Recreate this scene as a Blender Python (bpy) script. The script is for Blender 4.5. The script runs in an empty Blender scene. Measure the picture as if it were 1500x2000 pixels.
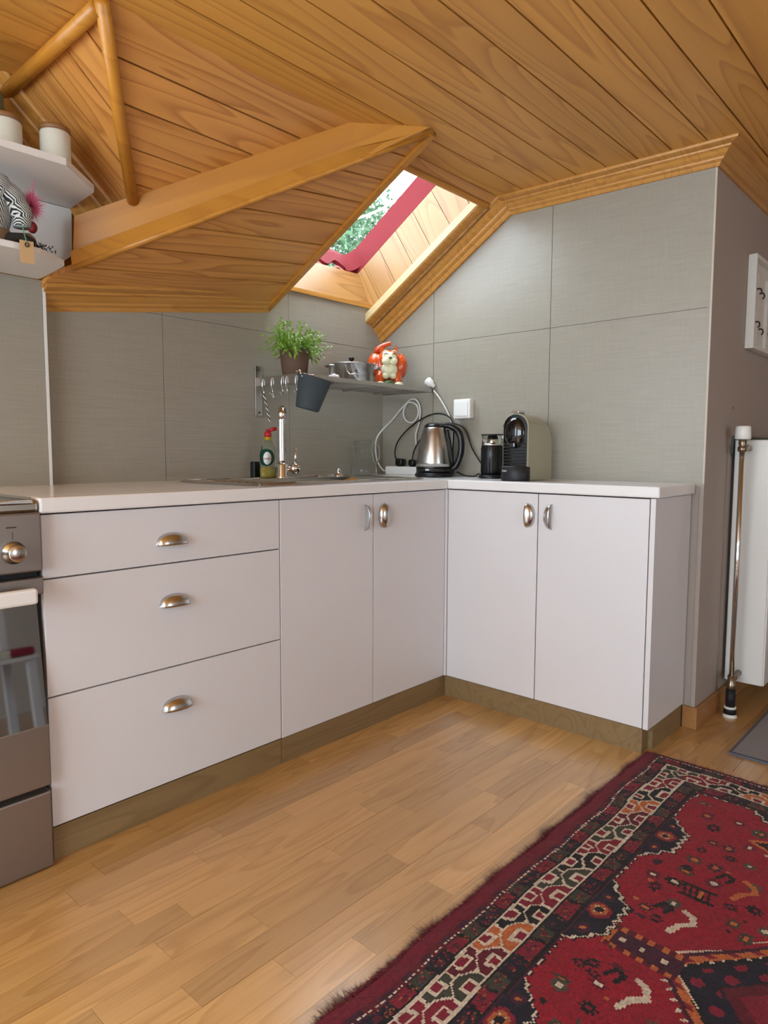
import bpy, bmesh, math, random
import numpy as np
from mathutils import Vector, Matrix
random.seed(7)
S = bpy.context.scene
C = S.collection
# ------------------------------------------------------------------ camera
CAM = dict(f=1341.32, pitch=.0866, yaw=.7359, roll=.0028, pos=(-2.0824, -1.5674, .9372))
cd = bpy.data.cameras.new('camera'); cam = bpy.data.objects.new('camera', cd); C.objects.link(cam)
cd.sensor_fit = 'HORIZONTAL'; cd.sensor_width = 36; cd.lens = 36 * CAM['f'] / 1500; cd.clip_start = .02
_p, _y, _r = CAM['pitch'], CAM['yaw'], CAM['roll']
Fw = Vector((math.cos(_p) * math.cos(_y), math.cos(_p) * math.sin(_y), -math.sin(_p)))
Rt0 = Vector((math.sin(_y), -math.cos(_y), 0)); Up0 = Rt0.cross(Fw)
Rt = Rt0 * math.cos(_r) + Up0 * math.sin(_r); Up = -Rt0 * math.sin(_r) + Up0 * math.cos(_r)
M = Matrix((Rt, Up, -Fw)).transposed().to_4x4(); M.translation = Vector(CAM['pos']); cam.matrix_world = M
S.camera = cam
# ------------------------------------------------------------------ light and exposure
S.view_settings.view_transform = 'Standard'; S.view_settings.look = 'None'
S.view_settings.gamma = 1; S.view_settings.use_curve_mapping = False
S.view_settings.exposure = 0.45
W = bpy.data.worlds.new('overcast_sky'); S.world = W; W.use_nodes = True
bg = W.node_tree.nodes['Background']; bg.inputs[0].default_value = (.715, .865, 1, 1); bg.inputs[1].default_value = 8.5
def portal(name, loc, rot, sx, sy):
    l = bpy.data.lights.new(name, 'AREA'); l.shape = 'RECTANGLE'; l.size = sx; l.size_y = sy; l.cycles.is_portal = True
    o = bpy.data.objects.new(name, l); C.objects.link(o); o.location = loc; o.rotation_euler = rot
    return o
TH0 = -math.atan(.62)
portal('daylight_portal_left', (-4.02, -1.15, 1.15), (0, -math.pi / 2, 0), 1.4, 2.1)
portal('daylight_portal_rear', (-1.65, -3.92, 1.05), (math.pi / 2, 0, 0), .8, 1.3)
portal('daylight_portal_roof', (-.06, .36, 1.95), (TH0, 0, 0), .6, .7)
# ------------------------------------------------------------------ helpers
def lin(c):
    if isinstance(c, str):
        c = [int(c[i:i + 2], 16) / 255 for i in (0, 2, 4)]
    return tuple(x / 12.92 if x <= .04045 else ((x + .055) / 1.055) ** 2.4 for x in c) + (1,)
MATS = {}
def _new(name):
    m = bpy.data.materials.new(name); m.use_nodes = True; MATS[name] = m
    return m, m.node_tree.nodes, m.node_tree.links, m.node_tree.nodes['Principled BSDF']
def simple(name, col, rough=.5, metal=0., trans=0., ior=1.45, bump=0., bscale=60., vary=0., coat=0.):
    m, N, L, b = _new(name)
    b.inputs['Base Color'].default_value = lin(col); b.inputs['Roughness'].default_value = rough
    b.inputs['Metallic'].default_value = metal; b.inputs['Transmission Weight'].default_value = trans
    b.inputs['IOR'].default_value = ior; b.inputs['Coat Weight'].default_value = coat
    if bump or vary:
        tc = N.new('ShaderNodeTexCoord'); n = N.new('ShaderNodeTexNoise'); n.inputs['Scale'].default_value = bscale
        n.inputs['Detail'].default_value = 4; L.new(tc.outputs['Object'], n.inputs['Vector'])
        if bump:
            bp = N.new('ShaderNodeBump'); bp.inputs['Strength'].default_value = bump; bp.inputs['Distance'].default_value = .002
            L.new(n.outputs['Fac'], bp.inputs['Height']); L.new(bp.outputs['Normal'], b.inputs['Normal'])
        if vary:
            mx = N.new('ShaderNodeMix'); mx.data_type = 'RGBA'; mx.blend_type = 'MULTIPLY'
            mx.inputs['A'].default_value = lin(col); mx.inputs['B'].default_value = (1 - vary, 1 - vary, 1 - vary, 1)
            L.new(n.outputs['Fac'], mx.inputs['Factor']); L.new(mx.outputs['Result'], b.inputs['Base Color'])
    return m
def wood(name, light, dark, rings=9., stretch=(1.1, 9., 9.), rough=.4, line=.55, fine=.25, tint=.12, bump=.05, sharp=.62):
    """pine / oak: contour lines of a stretched noise give cathedral figure; object space, x runs along the grain"""
    m, N, L, b = _new(name)
    tc = N.new('ShaderNodeTexCoord'); oi = N.new('ShaderNodeObjectInfo')
    cx = N.new('ShaderNodeCombineXYZ'); mu = N.new('ShaderNodeMath'); mu.operation = 'MULTIPLY'; mu.inputs[1].default_value = 83.
    L.new(oi.outputs['Random'], mu.inputs[0])
    for i in range(3): L.new(mu.outputs[0], cx.inputs[i])
    mp = N.new('ShaderNodeMapping'); mp.inputs['Scale'].default_value = stretch
    L.new(tc.outputs['Object'], mp.inputs['Vector'])
    ad = N.new('ShaderNodeVectorMath'); L.new(mp.outputs[0], ad.inputs[0]); L.new(cx.outputs[0], ad.inputs[1])
    n = N.new('ShaderNodeTexNoise'); n.inputs['Scale'].default_value = 1.; n.inputs['Detail'].default_value = 1.5; n.inputs['Roughness'].default_value = .35
    n.inputs['Distortion'].default_value = .3
    L.new(ad.outputs[0], n.inputs['Vector'])
    k = N.new('ShaderNodeMath'); k.operation = 'MULTIPLY'; k.inputs[1].default_value = rings; L.new(n.outputs['Fac'], k.inputs[0])
    fr = N.new('ShaderNodeMath'); fr.operation = 'FRACT'; L.new(k.outputs[0], fr.inputs[0])
    rp = N.new('ShaderNodeValToRGB'); e = rp.color_ramp.elements
    e[0].position = 0; e[0].color = (0, 0, 0, 1); e[1].position = 1; e[1].color = (.15, .15, .15, 1)
    a = rp.color_ramp.elements.new(sharp); a.color = (.35, .35, .35, 1)
    a = rp.color_ramp.elements.new(.9); a.color = (1, 1, 1, 1)
    L.new(fr.outputs[0], rp.inputs['Fac'])
    # fine fibre
    mp2 = N.new('ShaderNodeMapping'); mp2.inputs['Scale'].default_value = (6, 260, 260); L.new(tc.outputs['Object'], mp2.inputs['Vector'])
    n2 = N.new('ShaderNodeTexNoise'); n2.inputs['Scale'].default_value = 1; n2.inputs['Detail'].default_value = 2; L.new(mp2.outputs[0], n2.inputs['Vector'])
    f1 = N.new('ShaderNodeMath'); f1.operation = 'MULTIPLY'; f1.inputs[1].default_value = line; L.new(rp.outputs['Color'], f1.inputs[0])
    f2 = N.new('ShaderNodeMath'); f2.operation = 'MULTIPLY_ADD'; f2.inputs[1].default_value = fine; L.new(n2.outputs['Fac'], f2.inputs[0]); L.new(f1.outputs[0], f2.inputs[2])
    mx = N.new('ShaderNodeMix'); mx.data_type = 'RGBA'; mx.inputs['A'].default_value = lin(light); mx.inputs['B'].default_value = lin(dark)
    L.new(f2.outputs[0], mx.inputs['Factor'])
    hs = N.new('ShaderNodeHueSaturation'); mr = N.new('ShaderNodeMapRange')
    mr.inputs['To Min'].default_value = 1 - tint; mr.inputs['To Max'].default_value = 1 + tint
    L.new(oi.outputs['Random'], mr.inputs['Value']); L.new(mr.outputs[0], hs.inputs['Value']); L.new(mx.outputs['Result'], hs.inputs['Color'])
    L.new(hs.outputs[0], b.inputs['Base Color']); b.inputs['Roughness'].default_value = rough
    if bump:
        bp = N.new('ShaderNodeBump'); bp.inputs['Strength'].default_value = bump; bp.inputs['Distance'].default_value = .001
        L.new(f2.outputs[0], bp.inputs['Height']); L.new(bp.outputs['Normal'], b.inputs['Normal'])
    return m
def linen(name, c1, c2, rough=.42):
    m, N, L, b = _new(name)
    tc = N.new('ShaderNodeTexCoord'); fs = []
    for sc in ((9, 9, 420), (420, 420, 14)):
        mp = N.new('ShaderNodeMapping'); mp.inputs['Scale'].default_value = sc; L.new(tc.outputs['Object'], mp.inputs['Vector'])
        n = N.new('ShaderNodeTexNoise'); n.inputs['Scale'].default_value = 1; n.inputs['Detail'].default_value = 3; L.new(mp.outputs[0], n.inputs['Vector']); fs.append(n)
    a = N.new('ShaderNodeMath'); a.operation = 'MULTIPLY_ADD'; a.inputs[1].default_value = .65; L.new(fs[0].outputs['Fac'], a.inputs[0])
    h = N.new('ShaderNodeMath'); h.operation = 'MULTIPLY'; h.inputs[1].default_value = .35; L.new(fs[1].outputs['Fac'], h.inputs[0]); L.new(h.outputs[0], a.inputs[2])
    rp = N.new('ShaderNodeValToRGB'); rp.color_ramp.elements[0].position = .3; rp.color_ramp.elements[1].position = .7
    rp.color_ramp.elements[0].color = lin(c1); rp.color_ramp.elements[1].color = lin(c2)
    L.new(a.outputs[0], rp.inputs['Fac']); L.new(rp.outputs['Color'], b.inputs['Base Color']); b.inputs['Roughness'].default_value = rough
    return m

wood('pine_ceiling', 'd89f4c', 'a26526', rings=9, stretch=(.8, 9, 9), rough=.4, line=.5, fine=.22, tint=.07)
wood('pine_slope', 'd6984f', '9c5c26', rings=10, stretch=(.9, 9, 9), rough=.4, line=.58, fine=.22, tint=.06)
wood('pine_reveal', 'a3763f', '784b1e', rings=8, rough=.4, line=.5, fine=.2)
wood('pine_trim', 'c4862f', '95591a', rings=4, stretch=(.7, 12, 12), rough=.36, line=.32, fine=.25, tint=.04)
wood('pine_crown', 'cb9145', '986024', rings=5, stretch=(.7, 20, 20), rough=.34, line=.4, fine=.25, tint=.04)
wood('oak_floor', 'c6995c', '966831', rings=7, stretch=(1.6, 14, 14), rough=.27, line=.34, fine=.5, tint=.17, bump=.03)
MATS['oak_floor'].node_tree.nodes['Principled BSDF'].inputs['Coat Weight'].default_value = .7
MATS['oak_floor'].node_tree.nodes['Principled BSDF'].inputs['Coat Roughness'].default_value = .24
wood('oak_plinth', '8d7450', '6e5836', rings=7, stretch=(1.2, 12, 12), rough=.45, line=.4, fine=.5, tint=.03)
wood('oak_skirting', 'a97745', '86582c', rings=5, stretch=(1., 14, 14), rough=.4, line=.3, fine=.4, tint=.03)
linen('linen_tile', '8f8779', '9d9688', .34)
simple('grout', 'aaa397', .8)
simple('niche_plaster', 'a69a90', .7, bump=.15, bscale=220)
simple('white_laminate', 'd8d5d6', .36, bump=.04, bscale=350)
simple('worktop_white', 'e6e4e2', .16)
simple('cabinet_carcass', '9f9a96', .6)
simple('white_lacquer', 'e6e3df', .35)
simple('shelf_white', 'dedad5', .5)
simple('radiator_white', 'dedcd6', .16)
simple('chrome', 'd8d6d4', .07, 1.)
simple('satin_steel', 'c9c7c4', .22, 1.)
simple('brushed_steel', 'b9b6b2', .26, 1.)
simple('sink_steel', 'c0bdb8', .14, 1.)
simple('cooker_steel', '8f857e', .42, .85)
simple('black_gap', '0c0a09', .6)
simple('black_plastic', '0f0f10', .32)
simple('gloss_black', '08080a', .08, coat=.6)
simple('soft_black', '16161a', .5)
simple('oven_glass', '0a0808', .03, ior=2.6)
simple('white_plastic', 'e8e6e0', .35)
simple('cable_white', 'd9d7d2', .45)
simple('cable_black', '0c0c0d', .45)
simple('charcoal_plastic', '3b4448', .55)
simple('terracotta_brown', '5f4838', .7, bump=.1)
simple('soil', '1f1710', .95)
simple('leaf_green', 'a4cf4c', .45, vary=.7, bscale=25)
simple('orange_glaze', 'd9541c', .16, coat=.6, vary=.35, bscale=14)
simple('cream_glaze', 'e3dfb8', .2, coat=.5)
simple('green_glaze', '4a5a3a', .25)
simple('line_dark', '3a2f28', .4)
simple('beige_metallic', 'a8a48d', .34, .3)
simple('clear_glass', 'fafcfb', .02, trans=1., ior=1.2)
simple('window_glass', 'ffffff', .0, trans=1., ior=1.02)
simple('red_plastic', 'b3202a', .35)
simple('bottle_clear', 'dfe8d8', .06, trans=.95, ior=1.25)
simple('label_green', '0e4636', .35)
simple('label_white', 'e9eeea', .4)
simple('liquid_yellow', 'c9a81c', .25, trans=.2)
simple('bottle_dark', '141a14', .3)
simple('red_paint', '782428', .7)
MATS['red_paint'].node_tree.nodes['Principled BSDF'].inputs['Specular IOR Level'].default_value = .15
simple('bead_cream', 'b8a074', .45)
simple('roof_clay', '9a5a50', .8, bump=.2)
simple('roof_dark', '33231f', .9)
simple('stoneware', 'd3d2c4', .55, vary=.12, bscale=30)
wood('jar_lid_wood', '8d6238', '6c4522', rings=5, rough=.5)
simple('jar_green', '6d7059', .4)
simple('pink_fluff', 'e27a98', .9)
simple('nose_red', '6d0f14', .5)
simple('felt_brown', '7b654c', .9)
simple('felt_dark', '26211c', .9)
simple('card_tan', 'bd9a6d', .8)
simple('string_teal', '5a8f78', .8)
simple('sprig', '20241c', .7)
simple('grey_mat', '949194', .95, bump=.5, bscale=400, vary=.3)
simple('mat_edge', '565863', .9)
simple('brass_worn', '8c7a68', .3, .9)
simple('copper', 'a0603c', .25, 1.)
simple('foil_green', '4a5248', .5)
simple('tape_black', '111114', .6)
simple('painted_white', 'dcd8d0', .5)
simple('cushion_red', '8f1c34', .85)
simple('cushion_cream', 'd8d3c0', .85)
simple('plaster_white', 'd9d4cc', .8)
simple('tree_leaf', '3c5a34', .7, vary=.6, bscale=4)
simple('bark', '4c3c2e', .9)
simple('profile_beige', 'bdb3a2', .5)
simple('porcelain', 'efe6ea', .2)

def link(name, me, mat=None, parent=None, label=None, cat=None, group=None, kind=None, smooth=False):
    o = bpy.data.objects.new(name, me); C.objects.link(o)
    if mat is not None: me.materials.append(MATS[mat])
    if parent is not None:
        o.parent = parent; o.matrix_parent_inverse = parent.matrix_world.inverted()
    if smooth:
        for p in me.polygons: p.use_smooth = True
    return tag(o, label, cat, group, kind)
def tag(o, label=None, cat=None, group=None, kind=None):
    if label: o['label'] = label
    if cat: o['category'] = cat
    if group: o['group'] = group
    if kind: o['kind'] = kind
    return o
def thing(name, loc, label, cat, group=None, kind=None):
    o = bpy.data.objects.new(name, None); C.objects.link(o); o.location = loc; o.empty_display_size = .05
    o.matrix_world = Matrix.Translation(Vector(loc))
    return tag(o, label, cat, group, kind)
def me_from(v, f, name='m'):
    me = bpy.data.meshes.new(name); me.from_pydata([tuple(p) for p in v], [], f); me.update()
    bm = bmesh.new(); bm.from_mesh(me); bmesh.ops.recalc_face_normals(bm, faces=bm.faces); bm.to_mesh(me); bm.free()
    return me
def bm_me(bm, name='m'):
    me = bpy.data.meshes.new(name); bm.to_mesh(me); bm.free(); return me
def boxme(x0, x1, y0, y1, z0, z1, bev=0., seg=2):
    bm = bmesh.new(); bmesh.ops.create_cube(bm, size=1)
    for v in bm.verts: v.co = Vector(((x0 + x1) / 2 + v.co.x * (x1 - x0), (y0 + y1) / 2 + v.co.y * (y1 - y0), (z0 + z1) / 2 + v.co.z * (z1 - z0)))
    if bev: bmesh.ops.bevel(bm, geom=list(bm.edges), offset=bev, segments=seg, affect='EDGES', profile=.5)
    return bm_me(bm)
def box(name, b, mat, parent=None, bev=0., **k): return link(name, boxme(*b, bev=bev), mat, parent, **k)
def prismme(poly, o, u, v, n, d, bev=0.):
    """convex or simple 2-D polygon in the frame (o,u,v), extruded by d along n"""
    o, u, v, n = map(Vector, (o, u, v, n)); k = len(poly)
    vs = [o + u * a + v * b for a, b in poly] + [o + u * a + v * b + n * d for a, b in poly]
    f = [list(range(k))[::-1], list(range(k, 2 * k))] + [[i, (i + 1) % k, k + (i + 1) % k, k + i] for i in range(k)]
    me = me_from(vs, f)
    if bev:
        bm = bmesh.new(); bm.from_mesh(me); bmesh.ops.bevel(bm, geom=list(bm.edges), offset=bev, segments=2, affect='EDGES'); bm.to_mesh(me); bm.free()
    return me
def clip(poly, a, b, c):
    """keep a*x+b*y<=c"""
    out = []
    for i in range(len(poly)):
        p, q = poly[i], poly[(i + 1) % len(poly)]; dp = a * p[0] + b * p[1] - c; dq = a * q[0] + b * q[1] - c
        if dp <= 0: out.append(p)
        if dp * dq < 0:
            t = dp / (dp - dq); out.append((p[0] + t * (q[0] - p[0]), p[1] + t * (q[1] - p[1])))
    return out
def lathe(prof, loc, seg=28, axis=(0, 0, 1), sx=1., sy=1.):
    ax = Vector(axis).normalized(); q = Vector((0, 0, 1)).rotation_difference(ax)
    vs, f = [], []
    for r, z in prof:
        for i in range(seg):
            a = 2 * math.pi * i / seg; vs.append(Vector(loc) + q @ Vector((r * math.cos(a) * sx, r * math.sin(a) * sy, z)))
    for j in range(len(prof) - 1):
        for i in range(seg):
            k = (i + 1) % seg; f.append([j * seg + i, j * seg + k, (j + 1) * seg + k, (j + 1) * seg + i])
    if prof[0][0] > 1e-6: f.append(list(range(seg))[::-1])
    if prof[-1][0] > 1e-6: f.append([(len(prof) - 1) * seg + i for i in range(seg)])
    me = me_from(vs, f); bm = bmesh.new(); bm.from_mesh(me); bmesh.ops.remove_doubles(bm, verts=bm.verts, dist=1e-6)
    bmesh.ops.recalc_face_normals(bm, faces=bm.faces); bm.to_mesh(me); bm.free(); return me
def smooth_path(pts, n=8, closed=False):
    P = [Vector(p) for p in pts]; out = []
    for i in range(len(P) - 1):
        p0 = P[max(i - 1, 0)]; p1 = P[i]; p2 = P[i + 1]; p3 = P[min(i + 2, len(P) - 1)]
        for k in range(n):
            t = k / n
            out.append(.5 * ((2 * p1) + (-p0 + p2) * t + (2 * p0 - 5 * p1 + 4 * p2 - p3) * t * t + (-p0 + 3 * p1 - 3 * p2 + p3) * t ** 3))
    out.append(P[-1]); return out
def tube(pts, r, seg=8, sm=0, closed_ends=True):
    P = smooth_path(pts, sm) if sm else [Vector(p) for p in pts]
    rs = r if isinstance(r, (list, tuple)) else [r] * len(P)
    if len(rs) != len(P): rs = [rs[min(int(i * len(rs) / len(P)), len(rs) - 1)] for i in range(len(P))]
    vs, f = [], []; t0 = (P[1] - P[0]).normalized(); nrm = t0.orthogonal().normalized()
    for i, p in enumerate(P):
        t = (P[min(i + 1, len(P) - 1)] - P[max(i - 1, 0)]).normalized()
        nrm = (nrm - t * nrm.dot(t)).normalized(); bn = t.cross(nrm)
        for k in range(seg):
            a = 2 * math.pi * k / seg; vs.append(p + (nrm * math.cos(a) + bn * math.sin(a)) * rs[i])
    for i in range(len(P) - 1):
        for k in range(seg):
            l = (k + 1) % seg; f.append([i * seg + k, i * seg + l, (i + 1) * seg + l, (i + 1) * seg + k])
    if closed_ends: f.append(list(range(seg))[::-1]); f.append([(len(P) - 1) * seg + k for k in range(seg)])
    return me_from(vs, f)
def ball(c, r, seg=20, rings=12):
    bm = bmesh.new(); bmesh.ops.create_uvsphere(bm, u_segments=seg, v_segments=rings, radius=1)
    r = (r, r, r) if not isinstance(r, (tuple, list)) else r
    for v in bm.verts: v.co = Vector((c[0] + v.co.x * r[0], c[1] + v.co.y * r[1], c[2] + v.co.z * r[2]))
    return bm_me(bm)
def join(*mes):
    bm = bmesh.new()
    for m in mes: bm.from_mesh(m)
    return bm_me(bm)
def solid(o, t, off=0.):
    m = o.modifiers.new('thickness', 'SOLIDIFY'); m.thickness = t; m.offset = off; return o
def text_obj(body, size, frame, mat, parent, name='lettering', depth=.0004):
    cu = bpy.data.curves.new(name, 'FONT'); cu.body = body; cu.size = size; cu.extrude = depth; cu.align_x = 'CENTER'; cu.align_y = 'CENTER'
    t = bpy.data.objects.new(name, cu); me = bpy.data.meshes.new_from_object(t); bpy.data.objects.remove(t); bpy.data.curves.remove(cu)
    me.transform(frame); return link(name, me, mat, parent)
def frame(o, u, v):
    u = Vector(u).normalized(); v = Vector(v).normalized(); n = u.cross(v); m = Matrix((u, v, n)).transposed().to_4x4(); m.translation = Vector(o); return m
def plank(name, poly, o, u, v, n, d, mat, parent, flip=True):
    """plank whose object space has x along the grain"""
    cx = sum(p[0] for p in poly) / len(poly); cy = sum(p[1] for p in poly) / len(poly)
    u, v, n = Vector(u).normalized(), Vector(v).normalized(), Vector(n).normalized()
    me = prismme([(a - cx, b - cy) for a, b in poly], (0, 0, 0), (1, 0, 0), (0, 1, 0), (0, 0, 1), d)
    ob = link(name, me, mat)
    w = u.cross(v); m = Matrix((u, v, w)).transposed().to_4x4(); m.translation = Vector(o) + u * cx + v * cy
    if w.dot(n) < 0: me.transform(Matrix.Translation((0, 0, -d)))
    ob.matrix_world = m
    if parent is not None:
        ob.parent = parent; ob.matrix_parent_inverse = parent.matrix_world.inverted()
    return ob
def planking(poly, seams, o, u, v, n, d, mat, parent, gap=.0035, name='plank'):
    """cut a convex polygon (u along boards, v across) at the seam positions"""
    vs = sorted(seams); lo = min(p[1] for p in poly); hi = max(p[1] for p in poly)
    e = [lo - 1] + [s for s in vs if lo < s < hi] + [hi + 1]
    for a, b in zip(e[:-1], e[1:]):
        q = clip(clip(poly, 0, -1, -(a + gap / 2)), 0, 1, b - gap / 2)
        if len(q) >= 3: plank(name, q, o, u, v, n, d, mat, parent)

# ------------------------------------------------------------------ room dimensions
CT = .836; DW = .315; DA = .62; YW = -.826; ZB = .0794; ZT = .7994
A1 = .02 / .853
def zf1(y): return 1.92 + A1 * (y + .05)
TH = math.atan(.62); SD = Vector((0, math.cos(TH), -math.sin(TH))); SN = Vector((0, math.sin(TH), math.cos(TH))); SO = Vector((0, -.05, 1.92))
def zf2(y): return 1.92 - .62 * (y + .05)
def rp(x, s, n): return Vector((x, 0, 0)) + SO + SD * s + SN * n      # point in roof coordinates
F3N = (-.12248, .51351); F3K = 1.85781
def zf3(x, y): return F3K - F3N[0] * x - F3N[1] * y
def zf5(x): return 1.917 - .915 * (x + 1.32)
OPX0, OPX1, OPS0, OPS1 = -.36, .235, .055, .742                        # skylight opening
# ------------------------------------------------------------------ floor
fl = box('floor', (-4, 1.6, -4, .7, -.12, -.004), 'oak_floor', label='light oak parquet floor of narrow staves', cat='floor', kind='structure')
random.seed(3)
row = 0; y = .07
while y > -1.75:
    x = -2.25 - random.random() * .4
    while x < 1.25:
        ln = random.choice((.26, .34, .42, .5, .58)) * random.uniform(.9, 1.1); x1 = min(x + ln, 1.3)
        if not (y < -.95 and (x1 < -.1)) and not (x > .3 and y > -.8):
            plank('stave', [(x + .0003, y - .0677), (x1 - .0003, y - .0677), (x1 - .0003, y), (x + .0003, y)], (0, 0, -.004), (1, 0, 0), (0, 1, 0), (0, 0, 1), .004, 'oak_floor', fl)
        x = x1
    y -= .068 if row % 3 else .0685
    row += 1
# ------------------------------------------------------------------ walls
def tile_wall(parent, regions, usplit, vsplit, o, u, v, n, d=.006, gap=.003, mat='linen_tile'):
    for reg in regions:
        us = [-9] + usplit + [9]; vs = [-9] + vsplit + [9]
        for a, b in zip(us[:-1], us[1:]):
            for c, e in zip(vs[:-1], vs[1:]):
                q = clip(clip(clip(clip(reg, -1, 0, -(a + gap / 2)), 1, 0, b - gap / 2), 0, -1, -(c + gap / 2)), 0, 1, e - gap / 2)
                if len(q) >= 3:
                    area = abs(sum(q[i][0] * q[(i + 1) % len(q)][1] - q[(i + 1) % len(q)][0] * q[i][1] for i in range(len(q)))) / 2
                    if area > 2e-4: link('tile', prismme(q, o, u, v, n, d), mat, parent)
wa = box('wall_back', (-2.6, .5, DA, .74, 0, 1.60), 'grout', label='grey linen-look tiled wall behind the sink', cat='wall', kind='structure')
regA = [[(-1.26, .5), (OPX0, .5), (OPX0, zf3(OPX0, .6) + .02), (-1.26, zf3(-1.26, .6) + .02)],
        [(OPX0, .5), (.232, .5), (.232, 1.593), (OPX0, 1.593)], [(.232, .5), (DW, .5), (DW, 1.505), (.232, 1.505)]]
regA[0] = regA[0]
# three regions share tiles: shift their joint by nothing (cut edges butt tight)
tile_wall(wa, [regA[0]], [-.811], [1.405], (0, DA, 0), (1, 0, 0), (0, 0, 1), (0, -1, 0), gap=.0018)
tile_wall(wa, [regA[1]], [-.25], [1.405], (0, DA, 0), (1, 0, 0), (0, 0, 1), (0, -1, 0), gap=.0018)
tile_wall(wa, [regA[2]], [], [1.405], (0, DA, 0), (1, 0, 0), (0, 0, 1), (0, -1, 0), gap=.0018)
ws = box('wall_cooker', (-2.6, -1.224, .575, DA, 0, 1.437), 'grout', label='grey tiled wall strip behind the cooker with pale edge profile', cat='wall', kind='structure')
tile_wall(ws, [[(-2.6, .5), (-1.226, .5), (-1.226, 1.437), (-2.6, 1.437)]], [-1.79], [], (0, .575, 0), (1, 0, 0), (0, 0, 1), (0, -1, 0))
box('edge_profile', (-1.2245, -1.2165, .566, .60, CT, 1.437), 'painted_white', ws)
box('wall_gable', (-2.6, -.9, .575, .66, 1.437, 2.1), 'pine_trim', label='wooden wall in shade behind the storage jars', cat='wall', kind='structure')
wb = link('wall_right', prismme([(YW + .013, 0), (.74, 0), (.74, 1.44), (-.05, 1.93), (YW + .013, 1.93)], (DW + .006, 0, 0), (0, 1, 0), (0, 0, 1), (1, 0, 0), .09), 'niche_plaster', label='grey linen-look tiled wall behind the coffee machine', cat='wall', kind='structure')
regB = [[(YW + .004, CT - .01), (DA, CT - .01), (DA, zf2(DA)), (-.05, 1.92), (YW + .004, zf1(YW))]]
tile_wall(wb, regB, [-.247, .315], [1.41], (DW + .006, 0, 0), (0, 1, 0), (0, 0, 1), (-1, 0, 0), gap=.0022)
box('corner_profile', (DW - .0006, DW + .005, YW - .0006, YW + .005, CT, 1.86), 'profile_beige', wb)
box('wall_niche', (DW + .001, 1.6, YW, YW + .012, 0, 2.0), 'niche_plaster', label='pinkish grey painted wall beside the radiator', cat='wall', kind='structure')
box('wall_end', (1.5, 1.6, -4, YW, 0, 2.0), 'niche_plaster', label='painted end wall beyond the radiator', cat='wall', kind='structure')
def wall_window(name, frame_pts, win, axis, pos, th, label):
    (u0, u1), (v0, v1) = frame_pts; (a0, a1), (b0, b1) = win
    bm = bmesh.new(); parts = []
    for r in ((u0, a0, v0, v1), (a1, u1, v0, v1), (a0, a1, v0, b0), (a0, a1, b1, v1)):
        parts.append(boxme(pos, pos + th, r[0], r[1], r[2], r[3]) if axis == 'x' else boxme(r[0], r[1], pos, pos + th, r[2], r[3]))
    w = link(name, join(*parts), 'plaster_white', label=label, cat='wall', kind='structure')
    return w
wall_window('wall_left', ((-4, .7), (0, 2.05)), ((-2.2, -.1), (.45, 1.85)), 'x', -4.1, .1, 'white wall with a wide window behind the camera')
wall_window('wall_rear', ((-4.1, 1.6), (0, 2.05)), ((-2.05, -1.25), (.4, 1.7)), 'y', -4.0, .1, 'white rear wall with a window behind the camera')
def window_frame(name, axis, pos, a0, a1, b0, b1, label):
    t = thing(name, (pos, (a0 + a1) / 2, b0) if axis == 'x' else ((a0 + a1) / 2, pos, b0), label, 'window', kind='structure')
    w = .05
    for r in ((a0, a0 + w, b0, b1), (a1 - w, a1, b0, b1), (a0 + w, a1 - w, b0, b0 + w), (a0 + w, a1 - w, b1 - w, b1), ((a0 + a1) / 2 - w / 2, (a0 + a1) / 2 + w / 2, b0 + w, b1 - w)):
        b = (pos - .03, pos + .03, r[0], r[1], r[2], r[3]) if axis == 'x' else (r[0], r[1], pos - .03, pos + .03, r[2], r[3])
        box('frame_bar', b, 'white_lacquer', t)
window_frame('window_2', 'x', -4.05, -2.2, -.1, .45, 1.85, 'white framed window in the wall left of the camera')
window_frame('window_3', 'y', -3.95, -2.05, -1.25, .4, 1.7, 'white framed window in the rear wall')
# ------------------------------------------------------------------ ceiling
ce = box('ceiling', (-4.1, 1.6, -4, -.02, 1.98, 2.06), 'pine_ceiling', label='flat ceiling of long golden pine boards', cat='ceiling', kind='structure')
fd = Vector((0, 1, A1)).normalized(); fn = Vector((0, -A1, 1)).normalized(); k1 = math.sqrt(1 + A1 * A1)
seams = [-.162 + .05 - i * .1095 for i in range(40)]
planking([(-4, -3.9), (1.5, -3.9), (1.5, 0), (-4, 0)], seams, (0, -.05, 1.92), (1, 0, 0), fd, fn, .016, 'pine_ceiling', ce, gap=.005)
planking([(-4, 0), (-1.31, 0), (-1.31, .64), (-4, .64)], [.11, .22, .33, .44, .55], (0, -.05, 1.92), (1, 0, 0), fd, fn, .016, 'pine_ceiling', ce, gap=.005)
box('backing_board', (-4.1, -1.2, -.02, .66, 1.98, 2.06), 'pine_ceiling', ce)
# sloped roof (F2)
sl = thing('ceiling_slope', (-.6, 0, 1.9), 'sloping pine boarded ceiling down to the sink wall', 'ceiling', kind='structure')
VX = lambda y: -1.32 + (y + .045) * (.27 / .3985)
s_of = lambda y: (y + .05) / math.cos(TH)
polyL = [(VX(-.05), 0), (OPX0, 0), (OPX0, s_of(.62)), (VX(.62), s_of(.62))]
F2S = [s_of(v) for v in (.043, .132, .227, .295 + .02, .41, .5, .59)]
planking(polyL, F2S, SO, (1, 0, 0), SD, SN, .016, 'pine_slope', sl, gap=.005)
plank('plank', [(OPX0, .002), (DW, .002), (DW, OPS0), (OPX0, OPS0)], SO, (1, 0, 0), SD, SN, .016, 'pine_slope', sl)
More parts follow.
